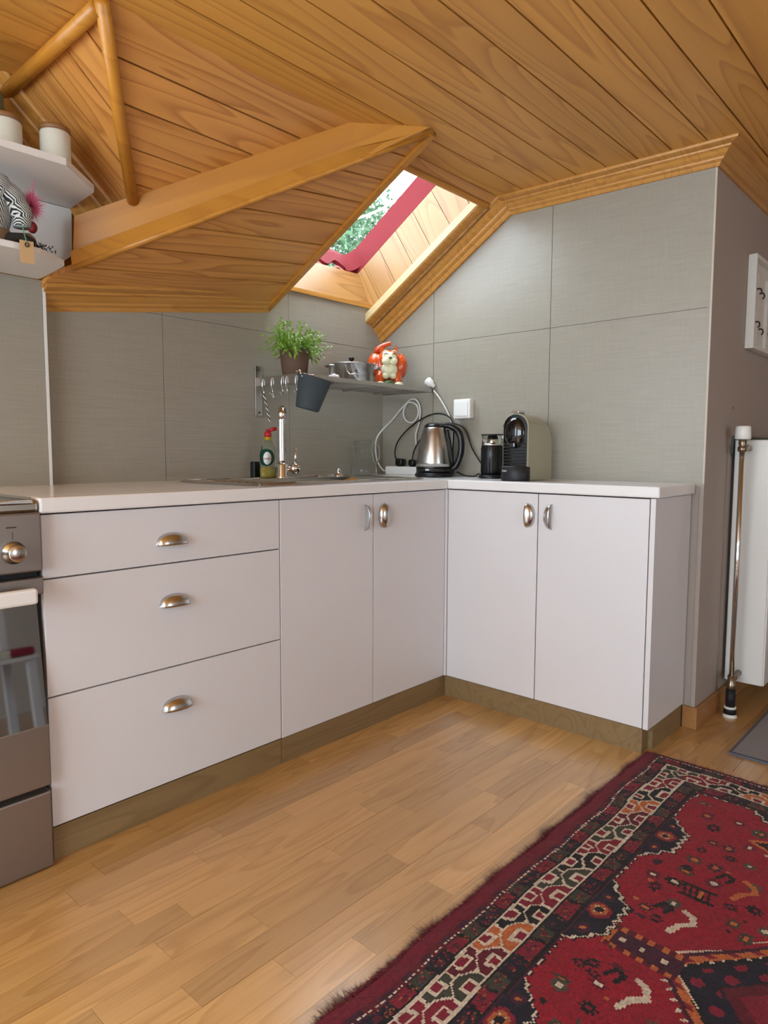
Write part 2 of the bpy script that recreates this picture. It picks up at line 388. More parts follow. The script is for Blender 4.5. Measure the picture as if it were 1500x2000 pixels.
# outer roof deck with the skylight hole
def deck(x0, x1, s0, s1, n0=.03, n1=.2):
    vs = [rp(x, s, n) for x in (x0, x1) for s in (s0, s1) for n in (n0, n1)]
    return me_from(vs, [[0, 1, 3, 2], [4, 6, 7, 5], [0, 4, 5, 1], [2, 3, 7, 6], [0, 2, 6, 4], [1, 5, 7, 3]])
link('roof_deck', join(prismme([(VX(-.05) + .02, s_of(-.05)), (OPX0 - .02, s_of(-.05)), (OPX0 - .02, s_of(.7)), (VX(.7) + .02, s_of(.7))], rp(0, 0, .02), (1, 0, 0), SD, SN, .08), deck(OPX1 + .02, .75, -.1, 1.1), deck(OPX0 - .02, OPX1 + .02, -.1, OPS0 - .02), deck(OPX0 - .02, OPX1 + .02, OPS1 + .03, 1.1)), 'grout', sl)
# F5: cross slope at the left
cs = thing('ceiling_valley', (-1.2, .3, 1.75), 'steep boarded ceiling slope above the wall shelf', 'ceiling', kind='structure')
u5 = Vector((1, 0, -.915)).normalized(); n5 = Vector((.915, 0, 1)).normalized(); L5 = math.sqrt(1 + .915 ** 2)
p5 = [(0, -.06), (.27 * L5, .36), (.40 * L5, .36 + .19), (.40 * L5, .6), (-.02, .6)]
planking(p5, [.175 - .11, .175, .29, .4, .5], (-1.32, 0, 1.917), u5, (0, 1, 0), n5, .016, 'pine_slope', cs, gap=.005)
link('backing_board', prismme(p5, Vector((-1.32, 0, 1.917)) + n5 * .02, u5, (0, 1, 0), n5, .04), 'pine_trim', cs)
# round valley trim, head trim and gable crown
link('trim_1', tube([(-1.325, -.052, 1.912), (-1.185, .155, 1.785), (-1.045, .357, 1.66)], .0165, 14), 'pine_trim', label='round pine batten running down the ceiling valley', cat='trim', kind='structure', smooth=True)
link('trim_2', tube([(-1.325, -.03, 1.905), (-1.325, .25, 1.905), (-1.325, .53, 1.905)], .0175, 14), 'pine_trim', label='round pine batten at the head of the steep slope above the jars', cat='trim', kind='structure', smooth=True)
PROF = [(0, .056), (.008, .056), (.012, .050), (.014, .046), (.019, .044), (.024, .041), (.026, .036), (.037, .030), (.045, .022), (.053, .019), (.055, .014), (.068, .012), (.078, .009), (.080, .004), (.080, 0), (0, 0)]
def sweep(stations):
    """stations: list of functions (p,q)->point ; closed profile"""
    k = len(PROF); vs = [st(p, q) for st in stations for p, q in PROF]; f = []
    for i in range(len(stations) - 1):
        for j in range(k):
            l = (j + 1) % k; f.append([i * k + j, i * k + l, (i + 1) * k + l, (i + 1) * k + j])
    f.append(list(range(k))); f.append([(len(stations) - 1) * k + j for j in range(k)])
    return me_from(vs, f)
cosT = math.cos(TH)
yb = lambda q: -.05 + q * (1 - 1 / cosT) / .62 * 1.0
link('trim_3', sweep([lambda p, q: Vector((DW - p, YW - p, zf1(YW) - q)), lambda p, q: Vector((DW - p, yb(q), 1.92 - q))]), 'pine_crown', label='stepped pine crown moulding along the wall over the coffee machine', cat='trim', kind='structure')
link('trim_4', sweep([lambda p, q: rp(DW - 1.45 * p, -.03 + q * .3, .02 - q * 1.36), lambda p, q: Vector((DW - 1.45 * p, DA, zf2(DA) + (.02 - q * 1.36) / cosT))]), 'pine_crown', label='stepped pine crown moulding slanting down beside the skylight', cat='trim', kind='structure')
link('trim_5', sweep([lambda p, q: Vector((DW - p, YW - p, zf1(YW) - q)), lambda p, q: Vector((1.5, YW - p, zf1(YW) - q))]), 'pine_crown', label='stepped pine crown moulding over the radiator niche', cat='trim', kind='structure')
zwa = lambda x: 1.478 + .145 * (x + .3575)
link('trim_6', sweep([lambda p, q: Vector((-1.222, DA - p, zwa(-1.222) + .062 - q * 1.1 + (.012 * p / .08))), lambda p, q: Vector((-.36 + .02 * (1 - q / .056), DA - p, zwa(-.36) + .062 - q * 1.1 + (.012 * p / .08)))]), 'pine_crown', label='stepped pine crown moulding low on the wall behind the sink', cat='trim', kind='structure')
link('trim_7', sweep([lambda p, q: Vector((-1.36, .575 - p * 1.6, zf5(-1.36) - q * 1.7)), lambda p, q: Vector((-1.035, .575 - p * 1.6, zf5(-1.035) - q * 1.7))]), 'pine_crown', label='dark pine crown moulding behind the storage jars', cat='trim', kind='structure')
# valley box: boarded underside (F3) with diagonal beam and edge bead
vb = thing('ceiling_soffit', (-.8, .2, 1.6), 'triangular pine boarded soffit beside the skylight', 'ceiling', kind='structure')
# plan frame: boards run along x; across along y ; lifted to the plane through an affine frame
u3 = Vector((1, 0, -F3N[0])); v3 = Vector((0, 1, -F3N[1])); n3 = u3.cross(v3).normalized()
def plank3(q, mat='pine_slope'):
    pts = [Vector((a, b, zf3(a, b))) for a, b in q]; uu = u3.normalized(); vv = n3.cross(uu).normalized(); o = pts[0]
    plank('plank', [((p - o).dot(uu), (p - o).dot(vv)) for p in pts], o, uu, vv, n3, .016, mat, vb)
BL = [(-.354, -.199), (-.471, -.104), (-.588, -.001), (-.7075, .0958), (-.8238, .1928), (-.9394, .2864), (-1.057, .3708), (-1.1811, .4834), (-1.225, .54)]
poly3 = [(-.362, -.199), (-.362, .6), (-1.225, .6)] + BL[:0:-1]
tri = [(-.362, -.19), (-.362, .6), (-1.225, .6), (-1.225, .53), (-.94, .292), (-.588, .004)]
e3 = [-.5, -.104, -.009, .086, .183, .28, .378, .475, .8]
for a, b in zip(e3[:-1], e3[1:]):
    q = clip(clip(tri, 0, -1, -(a + .003)), 0, 1, b - .003)
    if len(q) >= 3: plank3(q)
BT = [(-.381, -.22), (-.5555, -.056), (-1.1725, .4579)]
ztop = lambda x, y: (zf1(y) if y < -.05 else zf2(y)) + .004
def lerp_poly(P, t):
    d = [0]
    for a, b in zip(P[:-1], P[1:]): d.append(d[-1] + math.hypot(b[0] - a[0], b[1] - a[1]))
    t *= d[-1]
    for i in range(len(P) - 1):
        if t <= d[i + 1] + 1e-9:
            k = (t - d[i]) / (d[i + 1] - d[i]); return (P[i][0] + k * (P[i + 1][0] - P[i][0]), P[i][1] + k * (P[i + 1][1] - P[i][1]))
    return P[-1]
def by_x(P, x):
    for p, q in zip(P[:-1], P[1:]):
        if q[0] <= x <= p[0] + 1e-9: return (x, p[1] + (q[1] - p[1]) * (p[0] - x) / (p[0] - q[0]))
    return P[-1]
def beam_at(t):
    i = round(t * 4); xt = (-.381, -.5555, -.76, -.96, -1.1725)[i]; xb = (-.354, -.545, -.755, -.96, -1.174)[i]
    return by_x(BT, xt), (xb, -.199 + (-.354 - xb) * (.477 + .199) / .82)
vs, f = [], []; NB = 4; off = Vector((.022, .022, 0))
for i in range(NB + 1):
    a, b = beam_at(i / NB)
    pt = Vector((a[0], a[1], ztop(*a))); pb = Vector((b[0], b[1], zf3(*b) - .004))
    vs += [pt, pb, pb + off, pt + off]
for i in range(NB):
    for j in range(4):
        l = (j + 1) % 4; f.append([i * 4 + j, i * 4 + l, (i + 1) * 4 + l, (i + 1) * 4 + j])
f += [[0, 1, 2, 3], [NB * 4 + j for j in range(4)]]
bmx = me_from(vs, f); bo = link('beam', bmx, 'pine_trim')
# object space with x along the beam
fr = frame((-.8, .2, 1.7), (-.8, .75, -.45), (.6, .8, .2)); fr = frame((-.8, .2, 1.7), (-.68, .64, -.36), Vector((-.68, .64, -.36)).cross(Vector((1, 1, 0))))
bmx.transform(fr.inverted()); bo.matrix_world = fr; bo.parent = vb; bo.matrix_parent_inverse = vb.matrix_world.inverted()
ro = [Vector((b[0], b[1], zf3(*b) - .002)) for b in (beam_at(i / NB)[1] for i in range(NB + 1))]
link('edge_bead', tube(ro, .009, 10), 'pine_trim', vb, smooth=True)
lb = []
for i in range(NB + 1):
    pt, pb = vs[4 * i], vs[4 * i + 1]; k = .12 if i == 0 else .3; q = pb.lerp(pt, k); o_ = Vector((-.014, -.014, 0)); lb += [pb + o_ * .1, q + o_, q + o_ * -.3, pb + o_ * -.3]
link('lower_batten', me_from(lb, [[i * 4 + j, i * 4 + (j + 1) % 4, (i + 1) * 4 + (j + 1) % 4, (i + 1) * 4 + j] for i in range(NB) for j in range(4)] + [[0, 1, 2, 3], [NB * 4 + j for j in range(4)]]), 'pine_trim', vb)
link('edge_trim', join(boxme(0, 0, 0, 0, 0, 0)) if False else me_from([(x, y, zf3(-.36, y) + dz) for y in (-.2, .62) for x in (-.367, -.343) for dz in (-.012, .03)], [[0, 1, 3, 2], [4, 6, 7, 5], [0, 4, 5, 1], [2, 3, 7, 6], [0, 2, 6, 4], [1, 5, 7, 3]]), 'pine_trim', vb)
# closing side of the box towards the skylight
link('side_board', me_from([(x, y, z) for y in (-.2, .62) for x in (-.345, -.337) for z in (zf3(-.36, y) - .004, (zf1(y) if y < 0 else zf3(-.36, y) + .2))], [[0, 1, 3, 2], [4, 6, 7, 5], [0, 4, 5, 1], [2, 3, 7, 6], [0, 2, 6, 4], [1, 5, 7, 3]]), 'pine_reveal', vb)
# ------------------------------------------------------------------ skylight
sk = thing('window_1', rp(-.06, .4, .15), 'open skylight shaft with red frame, trees and pale sky outside', 'window', kind='structure')
for a, b in zip([.05, .108, .221, .34, .452, .566, .68, .78][:-1], [.05, .108, .221, .34, .452, .566, .68, .78][1:]):
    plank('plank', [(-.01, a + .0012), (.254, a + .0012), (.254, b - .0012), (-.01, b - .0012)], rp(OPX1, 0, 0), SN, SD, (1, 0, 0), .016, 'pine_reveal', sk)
def rbox(x0, x1, s0, s1, n0, n1):
    vs = [rp(x, s, n) for x in (x0, x1) for s in (s0, s1) for n in (n0, n1)]
    return me_from(vs, [[0, 1, 3, 2], [4, 6, 7, 5], [0, 4, 5, 1], [2, 3, 7, 6], [0, 2, 6, 4], [1, 5, 7, 3]])
def rlink(name, me, mat, parent):
    o = link(name, me, mat); fr = frame(rp(-.06, .4, .1), (1, 0, 0), SD); me.transform(fr.inverted()); o.matrix_world = fr
    o.parent = parent; o.matrix_parent_inverse = parent.matrix_world.inverted(); return o
# sill board from the top of the tiled wall outwards
sb = me_from([rp(x, s, n) for x in (OPX0, OPX1) for s, n in ((.742, .07), (.762, .07), (.74, .245), (.718, .245))], [[0, 1, 2, 3], [4, 7, 6, 5], [0, 4, 5, 1], [1, 5, 6, 2], [2, 6, 7, 3], [3, 7, 4, 0]])
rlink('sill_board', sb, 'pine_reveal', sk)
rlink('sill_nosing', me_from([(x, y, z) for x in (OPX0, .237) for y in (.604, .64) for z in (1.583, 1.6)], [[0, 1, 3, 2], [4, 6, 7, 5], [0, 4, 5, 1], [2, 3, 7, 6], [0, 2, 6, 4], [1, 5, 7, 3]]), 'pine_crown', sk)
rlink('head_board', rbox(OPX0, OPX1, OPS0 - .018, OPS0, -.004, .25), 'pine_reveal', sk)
rlink('head_bead', tube([rp(-.355, .05, .002), rp(.228, .05, .002)], .013, 10), 'pine_trim', sk)
rlink('edge_bead', rbox(.197, .236, .045, .785, .012, .042), 'bead_cream', sk)
# red upstand collar outside the shaft, with a rounded corner and a foot dressed over the tiles
CS, CX = .735, .236
def wav(x): return .018 * math.sin((x + .035) * 2 * math.pi / .135)
rlink('upstand', rbox(CX, CX + .02, .0, .78, .256, .36), 'red_paint', sk)
rlink('upstand', rbox(OPX0 - .02, OPX0, .0, .78, .256, .36), 'red_paint', sk)
rlink('upstand', rbox(OPX0, CX, .0, .02, .256, .36), 'red_paint', sk)
foot = [(OPX0 + (CX - OPX0) * i / 60, .300 + wav(OPX0 + (CX - OPX0) * i / 60)) for i in range(61)] + [(CX, .362), (CX - .03, .368), (CX - .06, .381), (OPX0, .388)]
rlink('upstand_foot', prismme(foot, rp(0, CS, 0), (1, 0, 0), SN, SD, .02), 'red_paint', sk)
fl_ = [(CX, CS)] + [(CX - .055 + .055 * math.cos(a), CS - .055 + .055 * math.sin(a)) for a in [i * math.pi / 20 for i in range(11)]]
rlink('corner_fillet', prismme(fl_, rp(0, 0, .27), (1, 0, 0), SD, SN, .095), 'red_paint', sk)
rlink('pane', rbox(OPX0, CX, .02, CS, .362, .366), 'window_glass', sk)
for k in range(5):
    x0 = -.44 + k * .135
    vs, f = [], []
    for j in range(2):
        for i in range(17):
            x = x0 + .135 * i / 16; vs.append(rp(x, (.738, 1.05)[j], .272 + .018 * math.sin((x + .035) * 2 * math.pi / .135)))
    for i in range(16): f.append([i, i + 1, 18 + i, 17 + i])
    me = me_from(vs, f); me.materials.append(MATS['roof_clay']); o = link('roof_tile', me, None, sk); solid(o, .012, -1)
rlink('reveal_backing', rbox(OPX1 + .0165, OPX1 + .03, .03, .8, -.01, .255), 'roof_dark', sk)
rlink('tile_batten', rbox(OPX0, OPX1, .765, .80, .236, .29), 'roof_dark', sk)
rlink('flashing', rbox(OPX0, OPX1, .726, .76, .236, .246), 'roof_dark', sk)
# ------------------------------------------------------------------ tree outside
tr = thing('tree', (3.2, 3.9, -4), 'leafy green tree seen outside through the skylight', 'tree')
link('trunk', tube([(3.2, 3.9, -4), (3.25, 3.85, 0), (3.2, 3.9, 2.6)], [.22, .16, .06], 10), 'bark', tr, smooth=True)
rng = np.random.default_rng(5); vs, f = [], []
cl = [(np.array((3.2, 3.9, 2.15)) + rng.normal(0, 1, 3) * (1.3, 1.3, .62), rng.uniform(.35, .65)) for _ in range(130)]
for c, r in cl:
    for _ in range(800):
        d = rng.normal(0, 1, 3); d /= np.linalg.norm(d); p = c + d * r * rng.uniform(.6, 1.05)
        a = rng.normal(0, 1, 3); a /= np.linalg.norm(a); b = np.cross(a, d); b /= np.linalg.norm(b) + 1e-6
        i = len(vs); ll, ww = rng.uniform(.02, .04), .013
        vs += [p - a * ll, p + b * ww, p + a * ll, p - b * ww]; f.append([i, i + 1, i + 2, i + 3])
me = bpy.data.meshes.new('foliage'); me.from_pydata([tuple(v) for v in vs], [], f); link('foliage', me, 'tree_leaf', tr, kind='stuff')
link('overhead_cable', tube([(0.71, 1.34, 2.23), (0.73, 1.18, 2.23), (0.72, 1.03, 2.23), (0.7, 0.91, 2.24), (0.68, 0.79, 2.29), (0.64, 0.69, 2.32)], .006, 6, sm=8), 'cable_white', label='pale cable sagging across the sky outside the skylight', cat='cable')
# ------------------------------------------------------------------ kitchen units
def cup_handle(parent, o, side, up, out, name='handle', a=.043, b=.03, c=.023):
    """cup pull: length along side, dome towards up, opening towards -up"""
    o, side, up, out = map(Vector, (o, side, up, out)); vs, f = [], []; n, m = 18, 8
    for i in range(n + 1):
        x = -a + 2 * a * i / n; r = math.sqrt(max(0, 1 - (x / a) ** 2)) ** .8
        for j in range(m + 1):
            t = j / m * math.pi / 2; vs.append(o + side * x + up * (b * r * math.sin(t) - b * .4) + out * (c * r * math.cos(t) + .0015))
    for i in range(n):
        for j in range(m): f.append([i * (m + 1) + j, i * (m + 1) + j + 1, (i + 1) * (m + 1) + j + 1, (i + 1) * (m + 1) + j])
    me = bpy.data.meshes.new(name); me.from_pydata([tuple(v) for v in vs], [], f); me.update()
    h = link(name, me, 'satin_steel', parent, smooth=True); solid(h, .0016); return h
def front(name, b, parent): return box(name, b, 'white_laminate', parent, bev=.0012)
g = .0018
dc = thing('drawer_cabinet', (-1.14, .3, 0), 'white base cabinet with three drawers and cup handles next to the cooker', 'cabinet')
box('body', (-1.475, -.808, .018, .6, ZB, ZT - .005), 'cabinet_carcass', dc)
box('plinth', (-1.475, -.808, .002, .05, 0, ZB - .002), 'oak_plinth', dc)
for z0, z1, hz in ((.6539, ZT, .7145), (.3835, .6539, .5565), (ZB, .3835, .2845)):
    d = front('drawer', (-1.4755, -.8065 - g, 0, .018, z0 + g, z1 - g), dc)
    cup_handle(d, (-1.158 + (0 if z0 > .5 else .004), 0, hz), (1, 0, 0), (0, 0, 1), (0, -1, 0))
sc_ = thing('sink_cabinet', (-.4, .3, 0), 'white two-door cabinet under the sink', 'cabinet')
link('body', join(boxme(-.806, -.79, .018, .6, ZB, ZT - .005), boxme(-.016, 0, .018, .6, ZB, ZT - .005), boxme(-.79, -.016, .018, .6, ZB, ZB + .016), boxme(-.79, -.016, .59, .6, ZB, ZT - .005)), 'cabinet_carcass', sc_)
box('plinth', (-.806, .006, .002, .05, 0, ZB - .002), 'oak_plinth', sc_)
for x0, x1, hx, s in ((-.8065, -.4044, -.438, 1), (-.4044, -.006, -.362, -1)):
    d = front('door', (x0 + g, x1 - g, 0, .018, ZB, ZT - g), sc_)
    cup_handle(d, (hx, 0, .722), (0, 0, 1), (s, 0, 0), (0, -1, 0))
rc = thing('end_cabinet', (.15, -.4, 0), 'white two-door cabinet under the coffee machine with side panel', 'cabinet')
box('body', (.018, DW, -.77, .6, ZB, ZT - .005), 'cabinet_carcass', rc)
box('plinth', (.002, .05, -.771, .0, 0, ZB - .002), 'oak_plinth', rc)
box('plinth', (.05, DW, -.786, -.771, 0, ZB - .002), 'oak_plinth', rc)
box('filler_strip', (-.005, .012, -.008, .012, ZB, ZT), 'white_laminate', rc)
for y0, y1, hy, s in ((-.0085, -.3905, -.36, -1), (-.3905, -.7712, -.432, 1)):
    d = front('door', (0, .018, y1 + g, y0 - g, ZB, ZT - g), rc)
    cup_handle(d, (0, hy, .722), (0, 0, 1), (0, s, 0), (-1, 0, 0))
box('side_panel', (0, DW - .002, -.7886, -.7725, ZB - .001, ZT), 'white_laminate', rc, bev=.001)
# worktop (L-shaped, two lengths butted at the inner corner)
wt = thing('worktop', (-.5, .3, ZT), 'white laminate worktop running round the corner', 'worktop')
def worktop(poly, nm, r=.006):
    me = prismme(poly, (0, 0, ZT + .002), (1, 0, 0), (0, 1, 0), (0, 0, 1), CT - ZT - .002)
    bm = bmesh.new(); bm.from_mesh(me); bmesh.ops.bevel(bm, geom=[e for e in bm.edges if all(v.co.z > CT - .001 for v in e.verts)], offset=r, segments=3, affect='EDGES'); bm.to_mesh(me); bm.free()
    return me
SX0, SX1, SY0, SY1 = -.84, -.075, .05, .48
for nm, p in (('top_length', [(-1.481, -.012), (-.006, -.012), (-.006, SY0 + .02), (-1.481, SY0 + .02)]),): pass
tl = join(boxme(-1.481, -.0065, -.012, SY0 + .015, ZT + .002, CT, .005), boxme(-1.481, SX0 + .02, SY0 + .015, .615, ZT + .002, CT), boxme(SX1 - .02, -.0065, SY0 + .015, .615, ZT + .002, CT), boxme(SX0 + .02, SX1 - .02, SY1 - .02, .615, ZT + .002, CT))
link('top_length', tl, 'worktop_white', wt)
link('top_length', boxme(-.0055, DW - .001, -.80, .615, ZT + .002, CT, .005), 'worktop_white', wt)
# sink set into the worktop
sk2 = thing('sink', (-.46, .27, CT), 'stainless steel inset sink with drainer under the tap', 'sink')
BX0, BX1, BY0, BY1 = -.42, -.13, .09, .37
rim = join(boxme(SX0, BX0, SY0, SY1, CT + .0005, CT + .005, .002), boxme(BX1, SX1, SY0, SY1, CT + .0005, CT + .005, .002), boxme(BX0, BX1, SY0, BY0, CT + .0005, CT + .005, .002), boxme(BX0, BX1, BY1, SY1, CT + .0005, CT + .005, .002))
link('rim', rim, 'sink_steel', sk2)
vs = [(x, y, z) for z, i in ((CT + .004, 0), (CT - .14, .02)) for x, y in ((BX0 + i, BY0 + i), (BX1 - i, BY0 + i), (BX1 - i, BY1 - i), (BX0 + i, BY1 - i))]
b_ = link('basin', me_from(vs, [[4, 5, 6, 7], [0, 1, 5, 4], [1, 2, 6, 5], [2, 3, 7, 6], [3, 0, 4, 7]]), 'sink_steel', sk2); solid(b_, .0015)
for k in range(7): box('drainer_rib', (SX0 + .05, BX0 - .05, .12 + k * .04, .128 + k * .04, CT + .0045, CT + .0085), 'sink_steel', sk2, bev=.002)
link('raised_edge', tube([(SX0 + .01, SY0 + .01, CT + .005), (SX1 - .01, SY0 + .01, CT + .005), (SX1 - .01, SY1 - .01, CT + .005), (SX0 + .01, SY1 - .01, CT + .005), (SX0 + .01, SY0 + .01, CT + .005)], .004, 8), 'chrome', sk2)
link('strainer_plug', lathe([(0, .03), (.009, .03), (.011, .022), (.006, .016), (.02, .004), (.022, 0)], (-.16, .42, CT + .005), 20), 'chrome', sk2, smooth=True)
# tap
TX, TY = -.462, .405; tz = CT + .005
tp = thing('mixer_tap', (TX, TY, tz), 'chrome mixer tap with upright spout and ball lever', 'tap')
link('base', lathe([(.023, 0), (.023, .005), (.02, .01), (.02, .05), (.016, .056), (0, .058)], (TX, TY, tz), 24), 'chrome', tp, smooth=True)
link('spout', tube([(TX, TY, tz + .05), (TX, TY, tz + .2), (TX - .003, TY - .004, tz + .236), (TX - .024, TY - .03, tz + .248), (TX - .064, TY - .08, tz + .243), (TX - .08, TY - .1, tz + .225)], .0145, 14, sm=6), 'chrome', tp, smooth=True)
link('outlet', lathe([(.0, .016), (.013, .014), (.0155, .004), (.0155, -.012), (.012, -.016), (0, -.016)], (TX - .08, TY - .1, tz + .226), 18), 'chrome', tp, smooth=True)
link('lever_ball', ball((TX + .05, TY - .012, tz + .036), (.021, .021, .021)), 'chrome', tp, smooth=True)
link('lever_neck', tube([(TX, TY, tz + .03), (TX + .05, TY - .012, tz + .036)], .012, 12), 'chrome', tp, smooth=True)
link('lever', tube([(TX + .05, TY - .012, tz + .05), (TX + .054, TY - .012, tz + .08), (TX + .055, TY - .011, tz + .112)], [.004, .0045, .0055], 10), 'chrome', tp, smooth=True)
# washing-up liquid
sx, sy = -.475, .47
so = thing('soap_bottle', (sx, sy, CT + .005), 'clear washing-up liquid bottle with red cap and green label', 'bottle')
bz = CT + .005
link('bottle_body', lathe([(0, 0), (.031, 0), (.034, .006), (.035, .05), (.036, .085), (.029, .115), (.018, .135), (.012, .142), (.012, .152)], (sx, sy, bz), 24, sy=.62), 'bottle_clear', so, smooth=True)
link('liquid', lathe([(0, .003), (.03, .003), (.0325, .01), (.0325, .04), (0, .041)], (sx, sy, bz), 24, sy=.6), 'liquid_yellow', so, smooth=True)
link('neck', lathe([(.0125, .14), (.0125, .152), (0, .152)], (sx, sy, bz), 18), 'liquid_yellow', so, smooth=True)
cp = link('cap', lathe([(.014, .152), (.014, .166), (.008, .172), (.006, .18), (0, .18)], (sx, sy, bz), 18), 'red_plastic', so, smooth=True)
link('flip_top', tube([(sx + .006, sy, bz + .176), (sx + .03, sy - .012, bz + .184)], [.006, .008], 10), 'red_plastic', cp, smooth=True)
dirc = Vector((CAM['pos'][0] - sx, CAM['pos'][1] - sy, 0)).normalized(); sd_ = Vector((0, 0, 1)).cross(dirc)
def arc_patch(z0, z1, a0, a1, ra, mat, nm, hz=None):
    vs, f = [], []; n = 14
    for i in range(n + 1):
        a = a0 + (a1 - a0) * i / n; k = 1 if hz is None else math.sqrt(max(.02, 1 - ((i / n) * 2 - 1) ** 2))
        zm = (z0 + z1) / 2; h = (z1 - z0) / 2 * k
        for z in (zm - h, zm + h): vs.append((sx + ra * math.cos(a), sy + ra * .62 * math.sin(a), bz + z))
    for i in range(n): f.append([2 * i, 2 * i + 2, 2 * i + 3, 2 * i + 1])
    o = link(nm, me_from(vs, f), mat, so, smooth=True); solid(o, .0004, 1); return o
ac = math.atan2(dirc.y, dirc.x)
arc_patch(.045, .108, ac - 1.0, ac + 1.0, .0367, 'label_green', 'label', 1)
arc_patch(.05, .097, ac - .35, ac + .6, .0374, 'label_white', 'label_oval', 1)
fpos = Vector((sx, sy, bz + .071)) + Vector((math.cos(ac + .12) * .0385, math.sin(ac + .12) * .0385 * .62, 0))
text_obj('FAIRY', .011, frame(fpos + dirc * .002, sd_, (0, 0, 1)), 'red_plastic', so)
db = thing('scrubber', (-.494, .52, CT + .005), 'dark scouring pad standing behind the washing-up bottle', 'scrubber')
box('pad', (-.512, -.476, .508, .533, CT + .005, CT + .066), 'bottle_dark', db, bev=.004)
# ------------------------------------------------------------------ wall rack and what is on it
ZS = 1.21; RX0, RX1, RY0, RY1 = -.39, .29, .31, .6
rk = thing('wall_rack', (-.05, DA, ZS), 'steel wire shelf on the wall above the sink', 'shelf')
box('bracket', (-.425, -.392, .606, .614, 1.075, 1.27), 'brushed_steel', rk, bev=.001)
for z in (1.255, 1.09): link('screw', lathe([(0, 0), (.004, 0), (.004, .002), (0, .003)], (-.408, .606, z), 10, axis=(0, -1, 0)), 'line_dark', rk)
link('side_bar', tube([(RX0 - .015, .608, ZS), (RX0 - .015, RY0 + .01, ZS + .003), (RX0, RY0, ZS + .003)], .004, 8), 'brushed_steel', rk)
box('side_plate', (RX0 - .022, RX0 - .018, .34, .608, ZS - .018, ZS + .014), 'brushed_steel', rk)
box('end_plate', (RX1 + .002, RX1 + .006, .31, .6, ZS - .012, ZS + .008), 'brushed_steel', rk)
box('front_rail', (RX0, RX1 + .004, RY0 - .004, RY0 + .004, ZS - .012, ZS + .006), 'brushed_steel', rk, bev=.002)
for k in range(12):
    y = RY0 + .022 + k * .0245; link('wire', tube([(RX0 - .018, y, ZS), (RX1 + .004, y, ZS)], .0032, 6), 'brushed_steel', rk)
for x in (-.2, .05, .25): link('cross_wire', tube([(x, RY0, ZS - .006), (x, .61, ZS - .006)], .003, 6), 'brushed_steel', rk)
# S-hooks along the left side bar
def s_hook(y, label, tip=0.):
    x = RX0 - .015; z = ZS
    pts = [(x + .012, y, z - .012), (x + .007, y, z + .006), (x - .002, y, z + .010), (x - .010, y, z + .003), (x - .011, y, z - .02), (x - .004, y, z - .045), (x - .010, y - .002, z - .058), (x - .022, y - .004, z - .05)]
    link('hook', tube(pts, .0022, 6, sm=5), 'chrome', None, smooth=True, label=label, cat='hook', group='s-hooks on the wall rack')
for i, y in enumerate((.575, .52, .46, .435, .38, .335)):
    s_hook(y, ['steel hook nearest the wall bracket of the rack', 'second steel hook from the wall bracket', 'third steel hook from the wall bracket', 'fourth steel hook from the wall bracket', 'steel hook just below the flower pot', 'steel hook next to the hanging charcoal bin'][i])
# twisted cords
def cord(x, y, z0, z1, dx, label):
    o = thing('twisted_cord', (x, y, z1), label, 'cord')
    n = 40
    for ph, mat in ((0, 'white_plastic'), (math.pi, 'line_dark')):
        P = [(x + dx * i / n + .0022 * math.cos(i * .75 + ph), y + .0022 * math.sin(i * .75 + ph), z0 + (z1 - z0) * i / n) for i in range(n + 1)]
        link('strand', tube(P, .0022, 6), mat, o)
cord(RX0 - .025, .568, ZS - .05, 1.055, .028, 'long black and white twisted cord hanging from the first hook')
cord(RX0 - .025, .515, ZS - .05, 1.145, .006, 'short black and white twisted cord hanging from the second hook')
# flower pot
px, py = -.355, .455; pz = ZS + .004
pp = thing('potted_plant', (px, py, pz), 'small leafy green plant in a brown pot on the wire shelf', 'plant')
o = link('pot', lathe([(0, 0), (.042, 0), (.0455, .004), (.057, .1), (.057, .106), (.053, .106), (.051, .092), (0, .09)], (px, py, pz), 32), 'terracotta_brown', pp, smooth=True)
link('soil', lathe([(0, .094), (.051, .094)], (px, py, pz), 24), 'soil', pp)
rng = np.random.default_rng(11); vs, f = [], []
def blade(p, d, up, l, w):
    i = len(vs); d = d / np.linalg.norm(d); sdv = np.cross(d, up); sdv /= np.linalg.norm(sdv) + 1e-6; dn = np.array((0, 0, -1.))
    m = p + d * l * .5; t = p + d * l + dn * l * .2
    vs.extend([p, m + sdv * w, t, m - sdv * w, m + np.cross(sdv, d) * w * .25]); f.extend([[i, i + 1, i + 4], [i + 1, i + 2, i + 4], [i + 2, i + 3, i + 4], [i + 3, i, i + 4]])
for s in range(120):
    a = rng.uniform(0, 2 * math.pi); el = rng.uniform(.12, 1.35); r0 = rng.uniform(0, .035)
    base = np.array((px + r0 * math.cos(a), py + r0 * math.sin(a), pz + .095)); d = np.array((math.cos(a) * math.cos(el), math.sin(a) * math.cos(el), math.sin(el)))
    L_ = rng.uniform(.07, .125)
    if base[1] + d[1] * L_ > .59: d[1] *= .35
    for k in range(10):
        t = (k + 2) / 11; p = base + d * L_ * t + np.array((0, 0, -.03 * t * t * (1 - el / 1.5)))
        dd = d * .9 + rng.normal(0, .55, 3); blade(p, dd, np.array((0, 0, 1.)) + rng.normal(0, .3, 3), rng.uniform(.018, .032), rng.uniform(.0034, .0055))
me = bpy.data.meshes.new('foliage'); me.from_pydata([tuple(v) for v in vs], [], f); me.update(); link('foliage', me, 'leaf_green', pp, kind='stuff')
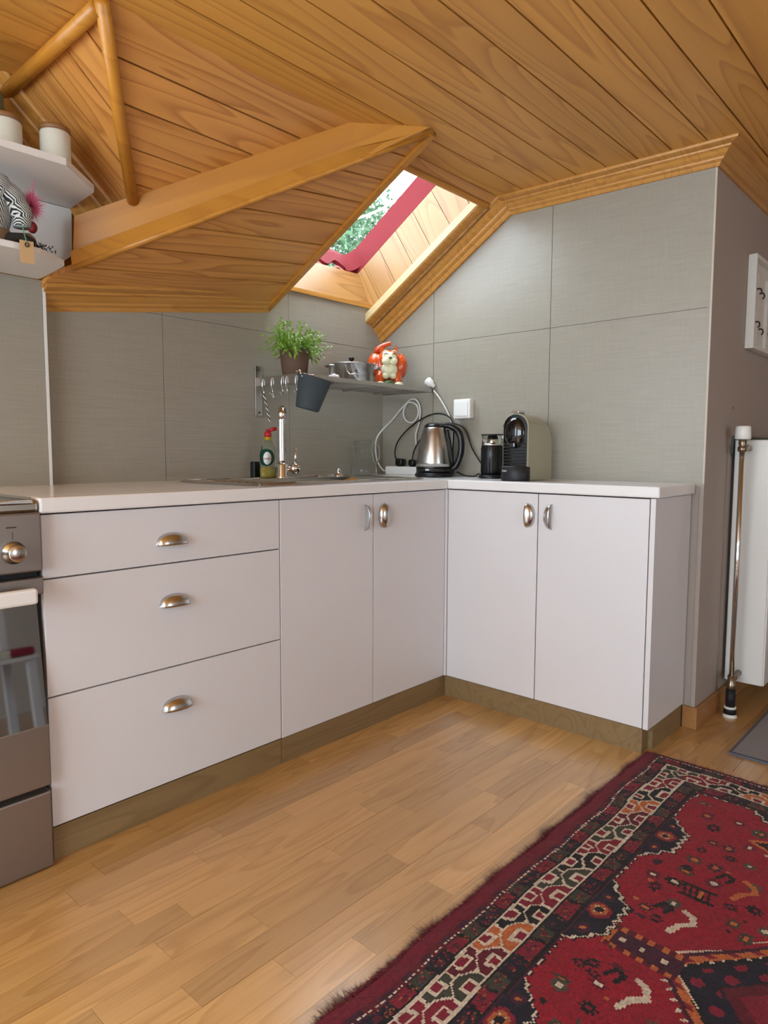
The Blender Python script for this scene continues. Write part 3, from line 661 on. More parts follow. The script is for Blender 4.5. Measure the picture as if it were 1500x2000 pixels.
# hanging charcoal bin
hb = Vector((-.36, .29, ZS)); t = thing('hanging_bin', tuple(hb), 'charcoal plastic utensil bin hooked on the shelf corner', 'bin')
ax = Vector((.10, -.02, 1)).normalized()
tip = Vector((-.428, .262, ZS - .014)); prof = [(0, -.112), (.04, -.112), (.043, -.107), (.06, 0), (.063, .002), (.063, -.004), (.057, -.006), (.04, -.104), (0, -.105)]
axis = Vector((.17, -.19, 1)).normalized()
link('bucket', lathe(prof, tip, 32, axis=axis), 'charcoal_plastic', t, smooth=True)
link('hook', tube([tip + Vector((-.055, 0, .0)), tip + Vector((-.06, .012, .022)), tip + Vector((-.05, .04, .025))], .004, 8, sm=4), 'chrome', t, smooth=True)
link('porcelain_rose', join(*[ball((-.255 + .012 * math.cos(i * 1.256), .345 + .012 * math.sin(i * 1.256), ZS + .012), (.010, .010, .008), 12, 8) for i in range(5)] + [ball((-.255, .345, ZS + .017), .008, 12, 8)]), 'porcelain', label='small white porcelain blossom on the shelf beside the bin', cat='ornament', smooth=True)
# cooking pot
cx_, cy_ = -.06, .445; cz = ZS + .004
cpn = thing('cooking_pot', (cx_, cy_, cz), 'aluminium cooking pot with lid and black knob on the shelf', 'pot')
link('pot_body', lathe([(0, 0), (.08, 0), (.085, .004), (.096, .074), (.1, .076), (.1, .079), (.094, .079), (.083, .006), (0, .004)], (cx_, cy_, cz), 40), 'brushed_steel', cpn, smooth=True)
link('lid', lathe([(0, .09), (.02, .089), (.07, .084), (.094, .078), (.094, .076), (0, .082)], (cx_, cy_, cz), 36), 'brushed_steel', cpn, smooth=True)
link('lid_knob', lathe([(.007, .088), (.006, .096), (.011, .1), (.012, .108), (0, .11)], (cx_, cy_, cz), 16), 'black_plastic', cpn, smooth=True)
for s in (-1, 1):
    dv = Vector((.62, -.55, 0)).normalized() * s if s > 0 else Vector((-.8, .2, 0)).normalized(); sv = Vector((0, 0, 1)).cross(dv); c0 = Vector((cx_, cy_, cz + .068)) + dv * .095
    link('side_handle', tube([c0 - sv * .026, c0 + dv * .016 - sv * .022 , c0 + dv * .022, c0 + dv * .016 + sv * .022, c0 + sv * .026], .0038, 8, sm=5), 'brushed_steel', cpn, smooth=True)
dv = Vector((-.72, -.69, 0)); sv = Vector((.69, -.72, 0)); c0 = Vector((cx_, cy_, cz + .064)) + dv * .096
link('front_bail', tube([c0 - sv * .022, c0 + dv * .004 - sv * .014 - Vector((0, 0, .022)), c0 + dv * .006 - Vector((0, 0, .034)), c0 + dv * .004 + sv * .016 - Vector((0, 0, .03)), c0 + sv * .034 - Vector((0, 0, .036))], .0028, 8, sm=5), 'chrome', cpn, smooth=True)
# ceramic cat
kx, ky, kz = .145, .43, ZS + .004
cat = thing('cat_figurine', (kx, ky, kz), 'glossy orange ceramic cat with cream face and bib on the shelf', 'figurine')
fd_ = Vector((-.62, -.785, 0)).normalized(); fs_ = Vector((.785, -.62, 0))          # faces the room
CS_ = 1.1
def cp_(a, b, z): return Vector((kx, ky, kz + z * CS_)) + fs_ * a * CS_ + fd_ * b * CS_
def eball(c, r, seg=22, rg=14):
    bm = bmesh.new(); bmesh.ops.create_uvsphere(bm, u_segments=seg, v_segments=rg, radius=1)
    for v in bm.verts: v.co = c + (fs_ * (v.co.x * r[0]) + fd_ * (v.co.y * r[1]) + Vector((0, 0, v.co.z * r[2]))) * CS_
    return bm_me(bm)
body = join(eball(cp_(0, -.02, .075), (.066, .06, .066)), eball(cp_(-.034, .02, .03), (.019, .022, .034)), eball(cp_(.034, .02, .03), (.019, .022, .034)), eball(cp_(0, .012, .105), (.042, .04, .04)), eball(cp_(-.05, -.01, .09), (.03, .04, .045)), eball(cp_(.05, -.01, .085), (.03, .04, .05)))
o = link('body', body, 'orange_glaze', cat, smooth=True)
rm = o.modifiers.new('blend', 'REMESH'); rm.mode = 'VOXEL'; rm.voxel_size = .004; sm_ = o.modifiers.new('soft', 'SMOOTH'); sm_.iterations = 10
for s in (-1, 1):
    e0 = cp_(s * .024, .02, .135)
    link('ear', me_from([e0 + fs_ * (-.013), e0 + fs_ * .013, e0 + fd_ * -.012, e0 + fs_ * (s * .006) + Vector((0, 0, .03))], [[0, 1, 2], [0, 1, 3], [1, 2, 3], [2, 0, 3]]), 'orange_glaze', cat)
    link('paw', eball(cp_(s * .036, .038, .010), (.018, .017, .011)), 'cream_glaze', cat, smooth=True)
    link('eye', tube([cp_(s * .008, .052, .122), cp_(s * .016, .0525, .126), cp_(s * .023, .047, .122)], .0016, 6, sm=4), 'line_dark', cat)
    link('brow', tube([cp_(s * .006, .05, .133), cp_(s * .018, .05, .136), cp_(s * .028, .042, .130)], .002, 6, sm=4), 'cream_glaze', cat)
link('face', join(eball(cp_(0, .036, .112), (.029, .02, .022)), eball(cp_(-.013, .042, .098), (.018, .015, .016)), eball(cp_(.013, .042, .098), (.018, .015, .016))), 'cream_glaze', cat, smooth=True)
link('nose', eball(cp_(0, .058, .108), (.006, .004, .004)), 'line_dark', cat, smooth=True)
link('bib', join(eball(cp_(0, .034, .066), (.032, .016, .03)), eball(cp_(-.014, .036, .044), (.013, .012, .014)), eball(cp_(.014, .036, .044), (.013, .012, .014))), 'cream_glaze', cat, smooth=True)
link('plinth', eball(cp_(0, .03, .014), (.026, .02, .015)), 'green_glaze', cat, smooth=True)
link('tail', tube([cp_(.03, -.04, .07), cp_(-.03, -.035, .13), cp_(-.04, -.015, .148), cp_(-.01, -.005, .165), cp_(.012, -.002, .172)], [.012, .012, .011, .009], 12, sm=6), 'orange_glaze', cat, smooth=True)
# ------------------------------------------------------------------ socket box on the wall
sw = thing('wall_socket', (DW, .138, 1.12), 'square white surface-mounted switch box on the tiled wall', 'switch')
box('backing', (DW - .012, DW - .0005, .098, .178, 1.08, 1.158), 'white_plastic', sw, bev=.002)
box('cover', (DW - .034, DW - .012, .096, .18, 1.079, 1.16), 'white_plastic', sw, bev=.004)
box('rocker', (DW - .037, DW - .034, .106, .17, 1.09, 1.149), 'white_plastic', sw, bev=.001)
# ------------------------------------------------------------------ kettle
kx, ky = .185, .205
kt = thing('electric_kettle', (kx, ky, CT), 'brushed steel electric kettle with black handle on its base', 'kettle')
link('power_base', lathe([(0, 0), (.077, 0), (.08, .004), (.08, .012), (.074, .018), (0, .018)], (kx, ky, CT), 36), 'black_plastic', kt, smooth=True)
link('foot_ring', lathe([(.0, .019), (.074, .019), (.0745, .042), (0, .042)], (kx, ky, CT), 36), 'black_plastic', kt, smooth=True)
link('jug', lathe([(0, .042), (.074, .042), (.0735, .06), (.066, .12), (.055, .17), (.046, .2), (.042, .206), (0, .206)], (kx, ky, CT), 44), 'brushed_steel', kt, smooth=True)
link('lid', lathe([(.044, .2), (.043, .21), (.034, .22), (.015, .224), (0, .224)], (kx, ky, CT), 30), 'black_plastic', kt, smooth=True)
hd = Vector((.55, -.835, 0)).normalized(); k0 = Vector((kx, ky, CT))
link('handle', tube([k0 + hd * .028 + Vector((0, 0, .212)), k0 + hd * .065 + Vector((0, 0, .21)), k0 + hd * .1 + Vector((0, 0, .185)), k0 + hd * .112 + Vector((0, 0, .14)), k0 + hd * .108 + Vector((0, 0, .09)), k0 + hd * .09 + Vector((0, 0, .045)), k0 + hd * .066 + Vector((0, 0, .032))], [.012, .014, .0145, .014, .013, .012], 12, sm=6), 'black_plastic', kt, smooth=True)
link('handle_spine', tube([k0 + hd * .05 + Vector((0, 0, .195)), k0 + hd * .064 + Vector((0, 0, .13)), k0 + hd * .076 + Vector((0, 0, .05))], .009, 10, sm=5), 'black_plastic', kt, smooth=True)
cdv = Vector((-.8, -.6, 0)); cdv = Vector((CAM['pos'][0] - kx, CAM['pos'][1] - ky, 0)).normalized(); cs_ = Vector((0, 0, 1)).cross(cdv); bp_ = k0 + (cdv * .93 - cs_ * .37).normalized() * .0748 + Vector((0, 0, .031))
pn = (cdv * .93 - cs_ * .37).normalized()
link('badge', prismme([(-.008, -.003), (.008, -.003), (.008, .003), (-.008, .003)], bp_, Vector((0, 0, 1)).cross(pn), (0, 0, 1), pn, .0008), 'cable_white', kt)
# ------------------------------------------------------------------ extension lead
el = thing('extension_lead', (.285, .48, CT), 'white extension lead block with looped cable in the corner', 'cable')
box('block', (.262, .307, .335, .55, CT, CT + .038), 'white_plastic', el, bev=.005)
lead = [(.284, .55, CT + .018), (.27, .575, CT + .022), (.255, .598, CT + .08), (.262, .60, CT + .17), (.29, .53, CT + .25), (.297, .48, CT + .3), (.298, .44, CT + .325), (.298, .395, CT + .31), (.298, .385, CT + .27), (.298, .415, CT + .235), (.297, .455, CT + .245), (.296, .47, CT + .285), (.296, .44, CT + .33), (.296, .40, CT + .335), (.297, .375, CT + .30), (.3, .38, CT + .24), (.3, .40, CT + .18), (.3, .395, CT + .13)]
link('cable', tube(lead, .0036, 8, sm=7), 'cable_white', el, smooth=True)
lead2 = [(.3, .30, CT + .37), (.302, .265, CT + .33), (.303, .225, CT + .27), (.303, .20, CT + .21), (.303, .2, CT + .12), (.303, .21, CT + .01)]
pl = thing('power_plug', (.29, .315, ZS + .02), 'white plug and cable resting on the end of the shelf', 'plug')
link('cable', tube(lead2, .0036, 8, sm=7), 'cable_white', pl, smooth=True)
pa = Vector((-.25, .75, .62)).normalized(); p0 = Vector((.298, .306, ZS + .02))
link('plug_body', lathe([(0, 0), (.008, 0), (.01, .012), (.017, .02), (.02, .04), (.016, .046), (0, .046)], p0 - pa * .012, 16, axis=pa), 'white_plastic', pl, smooth=True)
# black plugs and leads of kettle and frother
kp = thing('kettle_cable', (.28, .5, CT + .04), 'black plug and lead of the kettle arching over behind it', 'cable')
link('plug', join(boxme(.268, .298, .455, .497, CT + .04, CT + .074, .008), lathe([(.016, 0), (.016, .02), (0, .022)], (.283, .475, CT + .038), 14)), 'black_plastic', kp, smooth=True)
link('cable', tube([(.283, .495, CT + .06), (.284, .51, CT + .1), (.286, .49, CT + .155), (.287, .42, CT + .215), (.29, .32, CT + .262), (.292, .24, CT + .265), (.292, .19, CT + .225), (.288, .185, CT + .1), (.27, .17, CT + .01), (.24, .19, CT + .008)], .0034, 8, sm=8), 'cable_black', kp, smooth=True)
fp = thing('frother_cable', (.28, .41, CT + .04), 'black plug and lead running behind the kettle to the milk frother', 'cable')
link('plug', join(boxme(.27, .296, .388, .422, CT + .04, CT + .07, .008), lathe([(.014, 0), (.014, .018), (0, .02)], (.283, .405, CT + .038), 14)), 'black_plastic', fp, smooth=True)
link('cable', tube([(.283, .405, CT + .07), (.284, .395, CT + .11), (.287, .36, CT + .16), (.291, .29, CT + .205), (.293, .2, CT + .225), (.293, .13, CT + .2), (.293, .09, CT + .12), (.285, .04, CT + .06), (.265, -.01, CT + .022)], .0034, 8, sm=8), 'cable_black', fp, smooth=True)
mp_ = thing('machine_cable', (.29, .1, CT), 'thin black lead lying on the worktop behind the kettle', 'cable')
link('cable', tube([(.27, .15, CT + .02), (.275, .11, CT + .006), (.285, .07, CT + .004), (.28, .045, CT + .014), (.285, .02, CT + .005), (.285, -.06, CT + .005), (.287, -.17, CT + .02)], .003, 8, sm=8), 'cable_black', mp_, smooth=True)
# ------------------------------------------------------------------ milk frother
mx, my = .225, -.055
mf = thing('milk_frother', (mx, my, CT), 'black ribbed milk frother with clear lid beside the coffee machine', 'frother')
link('base', lathe([(0, 0), (.052, 0), (.053, .003), (.053, .01), (.046, .014), (0, .014)], (mx, my, CT), 32), 'black_plastic', mf, smooth=True)
link('jug', lathe([(0, .014), (.0435, .014), (.0435, .128), (.042, .13), (0, .13)], (mx, my, CT), 36), 'black_plastic', mf, smooth=True)
for k in range(26):
    a = 2 * math.pi * k / 26; link('rib', boxme(-.0012, .0012, -.001, .001, 0, .1), 'black_plastic', mf).matrix_world = Matrix.Translation((mx + .0437 * math.cos(a), my + .0437 * math.sin(a), CT + .022)) @ Matrix.Rotation(a, 4, 'Z')
link('collar', lathe([(.043, .13), (.043, .136), (.034, .137), (.034, .13)], (mx, my, CT), 30), 'chrome', mf, smooth=True)
link('whisk_hub', lathe([(.018, .137), (.016, .158), (.012, .164), (0, .164)], (mx, my, CT), 20), 'chrome', mf, smooth=True)
link('lid', lathe([(.041, .136), (.042, .166), (.044, .172), (0, .173), (0, .17), (.04, .169), (.0385, .137)], (mx, my, CT), 32), 'clear_glass', mf, smooth=True)
link('lid_seal', lathe([(.0435, .168), (.0455, .171), (.0435, .174), (.041, .171), (.0435, .168)], (mx, my, CT), 30), 'black_plastic', mf, smooth=True)
# ------------------------------------------------------------------ coffee machine
cm = thing('coffee_machine', (.17, -.25, CT), 'capsule coffee machine with black arched front and beige sides', 'coffee machine')
CY0, CY1, CXF, CXB = -.302, -.197, .078, .25; hgt = .243; wv = CY1 - CY0; cy = (CY0 + CY1) / 2
def arch(hw, top, z0, n=14): return [(-hw, z0), (hw, z0)] + [(hw * math.cos(a), top - hw + hw * math.sin(a)) for a in [math.pi * i / n for i in range(n + 1)]]
def side_prof(): return [(0, .004), (CXB - CXF - .02, .004), (CXB - CXF - .02, .02), (CXB - CXF, .02)] + [(CXB - CXF - .055 + .055 * math.cos(a), hgt - .055 + .055 * math.sin(a)) for a in [i * math.pi / 16 for i in range(9)]] + [(0, hgt)]
# shell: arch section swept back, sloping down at the rear
vs, f = [], []; n = 20; sec = arch(wv / 2, 0, 0)
stn = [(0, hgt), (.05, hgt), (.1, hgt - .001), (.125, hgt - .005), (.145, hgt - .014), (.158, hgt - .028), (.166, hgt - .048), (.169, hgt - .07)]
def shell_arch(h, ins=0.):
    hw = wv / 2 - ins; pts = [(-hw, .004)]; pts += [(-hw + .0, .1)]
    pts += [(-hw * math.cos(a), h - ins - hw * .95 + hw * .95 * math.sin(a)) for a in [math.pi * i / 16 for i in range(17)]]
    return pts + [(hw, .1), (hw, .004)]
for dx, h in stn: vs += [Vector((CXF + dx, cy + a, CT + b)) for a, b in shell_arch(h)]
k = len(shell_arch(.2))
for i in range(len(stn) - 1):
    for j in range(k): l = (j + 1) % k; f.append([i * k + j, i * k + l, (i + 1) * k + l, (i + 1) * k + j])
f += [list(range(k)), [(len(stn) - 1) * k + j for j in range(k)]]
link('shell', me_from(vs, f), 'beige_metallic', cm, smooth=False)
fp_ = [(a, b) for a, b in shell_arch(hgt, .005)]
link('front_panel', prismme([(-a, b) for a, b in fp_], (CXF, cy, CT), (0, -1, 0), (0, 0, 1), (-1, 0, 0), .006), 'gloss_black', cm)
vs = []
link('brew_head', join(ball((CXF - .004, cy, CT + .172), (.02, wv / 2 - .009, .056), 24, 16)), 'gloss_black', cm, smooth=True)
for i in range(8): box('grille_rib', (CXF - .011, CXF - .005, cy - .043, cy + .043, CT + .05 + i * .0115, CT + .054 + i * .0115), 'soft_black', cm, bev=.001)
box('spout', (CXF - .03, CXF - .004, cy - .014, cy + .014, CT + .118, CT + .14), 'gloss_black', cm, bev=.005)
o = link('drip_tray', lathe([(0, 0), (wv / 2, 0), (wv / 2 + .002, .004), (wv / 2 + .002, .05), (wv / 2 - .002, .053), (0, .053)], (CXF + .004, cy, CT), 36, sx=.8), 'soft_black', cm, smooth=True)
box('lever', (CXF - .008, CXF + .04, cy - .016, cy + .016, CT + hgt - .001, CT + hgt + .008), 'chrome', cm, bev=.004)
link('power_button', lathe([(0, 0), (.006, 0), (.006, .012), (0, .013)], (CXF + .02, CY1 - .001, CT + .2), 12, axis=(0, 1, 0)), 'black_plastic', cm)
text_obj('KRUPS', .0085, frame((CXF - .0389, cy + .016, CT + .036), (.24, -.97, 0), (0, 0, 1)), 'cable_white', cm)
# ------------------------------------------------------------------ glass carafe at the corner
gx, gy = .10, .53
gc = thing('glass_carafe', (gx, gy, CT), 'clear glass carafe standing in the corner behind the sink', 'carafe')
o = link('vessel', lathe([(0, .002), (.055, .002), (.058, .01), (.056, .03), (.045, .08), (.038, .11), (.042, .15)], (gx, gy, CT), 32), 'clear_glass', gc, smooth=True); solid(o, .002)
gd = Vector((.7, -.7, 0))
link('handle', tube([Vector((gx, gy, CT + .135)) + gd * .04, Vector((gx, gy, CT + .13)) + gd * .065, Vector((gx, gy, CT + .08)) + gd * .07, Vector((gx, gy, CT + .05)) + gd * .053], .004, 8, sm=5), 'clear_glass', gc, smooth=True)
# ------------------------------------------------------------------ cooker
ck = thing('cooker', (-1.78, .28, 0), 'freestanding stainless cooker with mirror-black oven door at the left edge', 'cooker')
KX0, KX1, KF = -2.083, -1.484, -.012
box('body', (KX0, KX1, .02, .56, .0, .805), 'cooker_steel', ck)
box('hob', (KX0, KX1, -.012, .56, .806, .83), 'sink_steel', ck, bev=.006)
link('hob_rim', tube([(KX0 + .008, .55, .832), (KX1 - .008, .55, .832), (KX1 - .006, .02, .832), (KX1 - .012, -.008, .828), (KX0 + .012, -.008, .828), (KX0 + .008, .02, .832), (KX0 + .008, .55, .832)], .006, 8), 'chrome', ck, smooth=True)
for x, y in ((-1.64, .14), (-1.93, .14), (-1.64, .41), (-1.93, .41)): link('burner', lathe([(.05, .83), (.05, .838), (.03, .845), (0, .846)], (x, y, 0), 24), 'soft_black', ck, smooth=True)
cpn_ = box('control_panel', (KX0, KX1, KF - .012, .02, .678, .806), 'cooker_steel', ck, bev=.004)
for x in (-1.543, -1.63, -1.72, -1.81, -1.9):
    kb = link('knob', lathe([(.024, 0), (.024, .006), (.019, .008), (.018, .026), (.016, .028), (0, .028)], (x, KF - .012, .724), 28, axis=(0, -1, 0)), 'satin_steel', cpn_, smooth=True)
    box('mark', (x - .0006, x + .0006, KF - .0126, KF - .012, .752, .768), 'line_dark', cpn_)
    box('symbol', (x - .012, x + .008, KF - .0126, KF - .012, .776, .779), 'line_dark', cpn_)
box('shadow_gap', (KX0 + .004, KX1 - .004, .0, .02, .665, .68), 'black_gap', ck)
dr = thing('oven_door', (-1.78, KF, .43), None, None); dr.parent = ck; dr.matrix_parent_inverse = ck.matrix_world.inverted()
box('top_rail', (KX0, KX1, KF - .012, .018, .628, .664), 'cooker_steel', ck, bev=.002)
box('lower_panel', (KX0, KX1, KF - .012, .018, .194, .335), 'cooker_steel', ck, bev=.003)
bpy.data.objects.remove(dr)
gl = me_from([(x, y, z) for x in (KX0 + .002, KX1 - .004) for y, z in ((KF - .013, .335), (.019, .335), (.019, .628), (KF + .024, .628))], [[0, 1, 2, 3], [4, 7, 6, 5], [0, 4, 5, 1], [1, 5, 6, 2], [2, 6, 7, 3], [3, 7, 4, 0]])
link('oven_window', gl, 'oven_glass', ck)
box('door_handle', (KX0 + .04, KX1 - .03, KF - .062, KF - .042, .617, .65), 'white_lacquer', ck, bev=.006)
for x in (KX0 + .08, KX1 - .06): box('handle_post', (x - .008, x + .008, KF - .045, KF - .01, .625, .642), 'cooker_steel', ck)
box('storage_drawer', (KX0, KX1, KF - .010, .018, .004, .180), 'cooker_steel', ck, bev=.004)
# ------------------------------------------------------------------ wall shelf with jars and doll
sh = thing('wall_shelf', (-1.5, .56, 1.44), 'white two-tier wall shelf with clipped corners above the cooker', 'shelf')
def zprism(poly, z0, z1): return prismme(poly, (0, 0, z0), (1, 0, 0), (0, 1, 0), (0, 0, 1), z1 - z0, bev=.0012)
link('upper_board', zprism([(-1.95, .558), (-1.95, .262), (-1.28, .252), (-1.152, .372), (-1.148, .385), (-1.137, .558)], 1.662, 1.680), 'shelf_white', sh)
link('lower_board', zprism([(-1.95, .558), (-1.95, .30), (-1.40, .292), (-1.332, .302), (-1.243, .37), (-1.231, .558)], 1.440, 1.456), 'shelf_white', sh)
link('back_panel', prismme([(-1.95, 1.44), (-1.235, 1.44), (-1.142, 1.522), (-1.1365, 1.535), (-1.134, 1.6615), (-1.95, 1.6615)], (0, .574, 0), (1, 0, 0), (0, 0, 1), (0, -1, 0), .014), 'shelf_white', sh)
def jar(x, y, r, h, label, body='stoneware', lid=True, z=1.681):
    t = thing('storage_jar', (x, y, z), label, 'jar', 'stoneware jars on the wall shelf')
    link('jar_body', lathe([(0, 0), (r * .96, 0), (r, .004), (r, h - .004), (r * .97, h), (0, h)], (x, y, z), 40), body, t, smooth=True)
    if lid: link('lid', lathe([(r * .97, h + .0005), (r * 1.02, h + .002), (r * 1.02, h + .010), (r * .98, h + .013), (0, h + .013)], (x, y, z), 36), 'jar_lid_wood', t, smooth=True)
    return t
jar(-1.275, .325, .037, .082, 'white stoneware jar with wooden lid near the clipped shelf corner')
jar(-1.388, .345, .037, .078, 'white stoneware jar with wooden lid cut by the left picture edge')
t = thing('storage_jar', (-1.355, .43, 1.681), 'dark jar standing behind between the two white jars', 'jar')
link('jar_body', lathe([(0, 0), (.028, 0), (.03, .004), (.03, .04), (.027, .046), (0, .046)], (-1.335, .43, 1.681), 28), 'soft_black', t, smooth=True)
t = thing('glass_jar', (-1.46, .45, 1.681), 'tall greenish jar in the shade above the left white jar', 'jar')
link('jar_body', lathe([(0, 0), (.04, 0), (.043, .006), (.043, .14), (.05, .155), (.05, .18), (.043, .195), (0, .197)], (-1.40, .46, 1.681), 28), 'jar_green', t, smooth=True)
# gnome doll
gn = thing('gnome_doll', (-1.44, .40, 1.456), 'gnome doll with striped hat and pink pompom on the lower shelf', 'doll')
m, N, L, b = _new('hat_stripes')
tc = N.new('ShaderNodeTexCoord'); wv_ = N.new('ShaderNodeTexWave'); wv_.wave_type = 'BANDS'; wv_.bands_direction = 'DIAGONAL'; wv_.inputs['Scale'].default_value = 85; wv_.inputs['Distortion'].default_value = .8; wv_.inputs['Detail'].default_value = 0
rp_ = N.new('ShaderNodeValToRGB'); rp_.color_ramp.interpolation = 'CONSTANT'; rp_.color_ramp.elements[0].color = lin('23262a'); rp_.color_ramp.elements[1].color = lin('cfd3cf'); rp_.color_ramp.elements[1].position = .5
L.new(tc.outputs['Object'], wv_.inputs['Vector']); L.new(wv_.outputs['Fac'], rp_.inputs['Fac']); L.new(rp_.outputs['Color'], b.inputs['Base Color']); b.inputs['Roughness'].default_value = .9
gx0 = Vector((-1.415, .355, 1.458))
link('hat', tube([gx0 + Vector((-.02, .03, .045)), gx0 + Vector((-.012, .015, .09)), gx0 + Vector((-.005, 0, .13)), gx0 + Vector((.03, -.01, .118)), gx0 + Vector((.052, -.015, .085)), gx0 + Vector((.055, -.016, .05))], [.055, .05, .042, .034, .028, .022], 16, sm=6), 'hat_stripes', gn, smooth=True)
vs, f = [], []; rng = np.random.default_rng(2); pc = np.array(gx0 + Vector((.085, .0, .115)))
for _ in range(900):
    d = rng.normal(0, 1, 3); d /= np.linalg.norm(d); d[2] *= 1.25; l = rng.uniform(.02, .042); s_ = np.cross(d, rng.normal(0, 1, 3)); s_ /= np.linalg.norm(s_); i = len(vs)
    vs += [pc + s_ * .0012, pc - s_ * .0012, pc + d * l]; f.append([i, i + 1, i + 2])
me = bpy.data.meshes.new('pompom'); me.from_pydata([tuple(v) for v in vs], [], f); link('pompom', me, 'pink_fluff', gn)
link('pompom_string', tube([pc, pc + np.array((.004, 0, .035)), pc + np.array((.006, 0, .065))], .0016, 6), 'pink_fluff', gn)
link('nose', ball(gx0 + Vector((.078, -.02, .055)), (.012, .012, .015), 16, 10), 'nose_red', gn, smooth=True)
link('body', tube([gx0 + Vector((-.02, .03, .002)), gx0 + Vector((-.015, .025, .03)), gx0 + Vector((-.015, .02, .06))], [.062, .058, .045], 16, sm=4), 'felt_brown', gn, smooth=True)
link('leg', tube([gx0 + Vector((.03, .0, .012)), gx0 + Vector((.07, -.01, .03)), gx0 + Vector((.1, .02, .008))], [.014, .012, .01], 10, sm=4), 'felt_brown', gn, smooth=True)
link('leg', tube([gx0 + Vector((.01, -.01, .012)), gx0 + Vector((.045, -.03, .02)), gx0 + Vector((.075, -.03, .01))], [.014, .012, .012], 10, sm=4), 'felt_dark', gn, smooth=True)
tg = thing('gift_tag', (-1.36, .29, 1.40), 'tan card tag with dark eyelet hanging over the lower shelf edge', 'tag')
o = link('card', prismme([(-.016, -.055), (.016, -.055), (.016, .0), (-.016, .0)], (-1.372, .2855, 1.462), (1, -.1, 0), (0, 0, 1), (0, -1, 0), .0012), 'card_tan', tg)
link('eyelet', tube([(-1.372 + .0045 * math.cos(a), .283, 1.452 + .0045 * math.sin(a)) for a in [i * math.pi / 6 for i in range(13)]], .0016, 6), 'line_dark', tg)
link('string', tube([(-1.372, .282, 1.455), (-1.374, .286, 1.47), (-1.37, .30, 1.478), (-1.372, .31, 1.51)], .0013, 6, sm=4), 'string_teal', tg)
sp_ = thing('sprig', (-1.31, .345, 1.456), 'small dark dried sprig lying on the lower shelf', 'sprig')
rng = np.random.default_rng(9); vs, f = [], []
for _ in range(110):
    p = np.array((-1.315, .335, 1.466)) + rng.normal(0, 1, 3) * (.016, .008, .004); d = rng.normal(0, 1, 3); d /= np.linalg.norm(d); s_ = np.cross(d, rng.normal(0, 1, 3)); s_ /= np.linalg.norm(s_); i = len(vs)
    p[2] = max(p[2], 1.461); vs += [p, p + d * .004 + s_ * .002, p + d * .008, p + d * .004 - s_ * .002]; f.append([i, i + 1, i + 2, i + 3])
me = bpy.data.meshes.new('leaves'); me.from_pydata([tuple(v) for v in vs], [], f); link('leaves', me, 'sprig', sp_)
# ------------------------------------------------------------------ niche: skirting, radiator, valve, key box, mat
box('baseboard_right', (DW - .012, DW + .004, YW - .012, -.79, 0, .074), 'oak_skirting', label='short oak skirting board at the end of the cabinet', cat='baseboard', kind='structure', bev=.002)
box('baseboard_niche', (DW + .004, 1.5, YW - .012, YW, 0, .074), 'oak_skirting', label='oak skirting board running under the radiator', cat='baseboard', kind='structure', bev=.002)
rd = thing('radiator', (.95, -.9, .11), 'glossy white panel radiator on the niche wall, seen from its end', 'radiator')
box('end_cap', (.6, .612, -.964, -.838, .105, .985), 'radiator_white', rd, bev=.004)
box('front_plate', (.606, 1.35, -.968, -.956, .105, .985), 'radiator_white', rd, bev=.003)
box('rear_plate', (.606, 1.35, -.846, -.836, .105, .985), 'radiator_white', rd, bev=.003)
box('top_grille', (.61, 1.35, -.955, -.847, .972, .984), 'radiator_white', rd)
box('wall_bracket', (.75, .79, -.836, YW, .85, .92), 'radiator_white', rd)
box('wall_bracket', (1.15, 1.19, -.836, YW, .85, .92), 'radiator_white', rd)
link('insulation_sheet', prismme([(.59, .935), (.60, 1.0), (1.3, 1.0), (1.3, .9), (.65, .9)], (0, YW - .001, 0), (1, 0, 0), (0, 0, 1), (0, -1, 0), .006), 'foil_green', rd)
vx, vy = .515, -.885
vl = thing('radiator_valve', (vx, vy, 0), 'thermostat valve with white head on a tall chrome riser pipe', 'valve')
link('riser', tube([(vx, vy, .13), (vx, vy, .95)], .0085, 12), 'chrome', vl, smooth=True)
link('thermostat_head', lathe([(.022, 0), (.026, .004), (.024, .042), (.021, .046), (0, .046)], (vx, vy, .985), 24), 'white_plastic', vl, smooth=True)
link('valve_body', lathe([(.012, 0), (.015, .004), (.015, .016), (.011, .02), (.013, .028), (.013, .045), (0, .045)], (vx, vy, .942), 18), 'brass_worn', vl, smooth=True)
link('tail_piece', tube([(vx, vy, .96), (vx + .03, vy, .958), (.6, vy, .955)], .011, 12), 'brass_worn', vl, smooth=True)
link('lower_elbow', join(lathe([(.012, 0), (.016, .005), (.016, .02), (.012, .026), (.013, .05), (0, .05)], (vx, vy, .1), 18), tube([(vx, vy, .135), (vx + .04, vy, .137), (.602, vy, .14)], .012, 12)), 'brass_worn', vl, smooth=True)
link('sleeve', lathe([(.016, .035), (.016, .1), (0, .1)], (vx, vy, 0), 18), 'tape_black', vl, smooth=True)
link('floor_collar', lathe([(.024, 0), (.024, .004), (.02, .008), (.02, .038), (0, .038)], (vx, vy, 0), 20), 'painted_white', vl, smooth=True)
link('tape_band', lathe([(.0212, .012), (.0212, .03), (.02, .031), (.02, .011)], (vx, vy, 0), 20), 'tape_black', vl, smooth=True)
kb_ = thing('key_cabinet', (.85, YW, 1.33), 'shallow white wooden key box with hooks on the niche wall', 'key box')
ky0, ky1 = YW - .03, YW - .001
box('back_board', (.71, 1.05, YW - .006, YW - .001, 1.325, 1.65), 'painted_white', kb_)
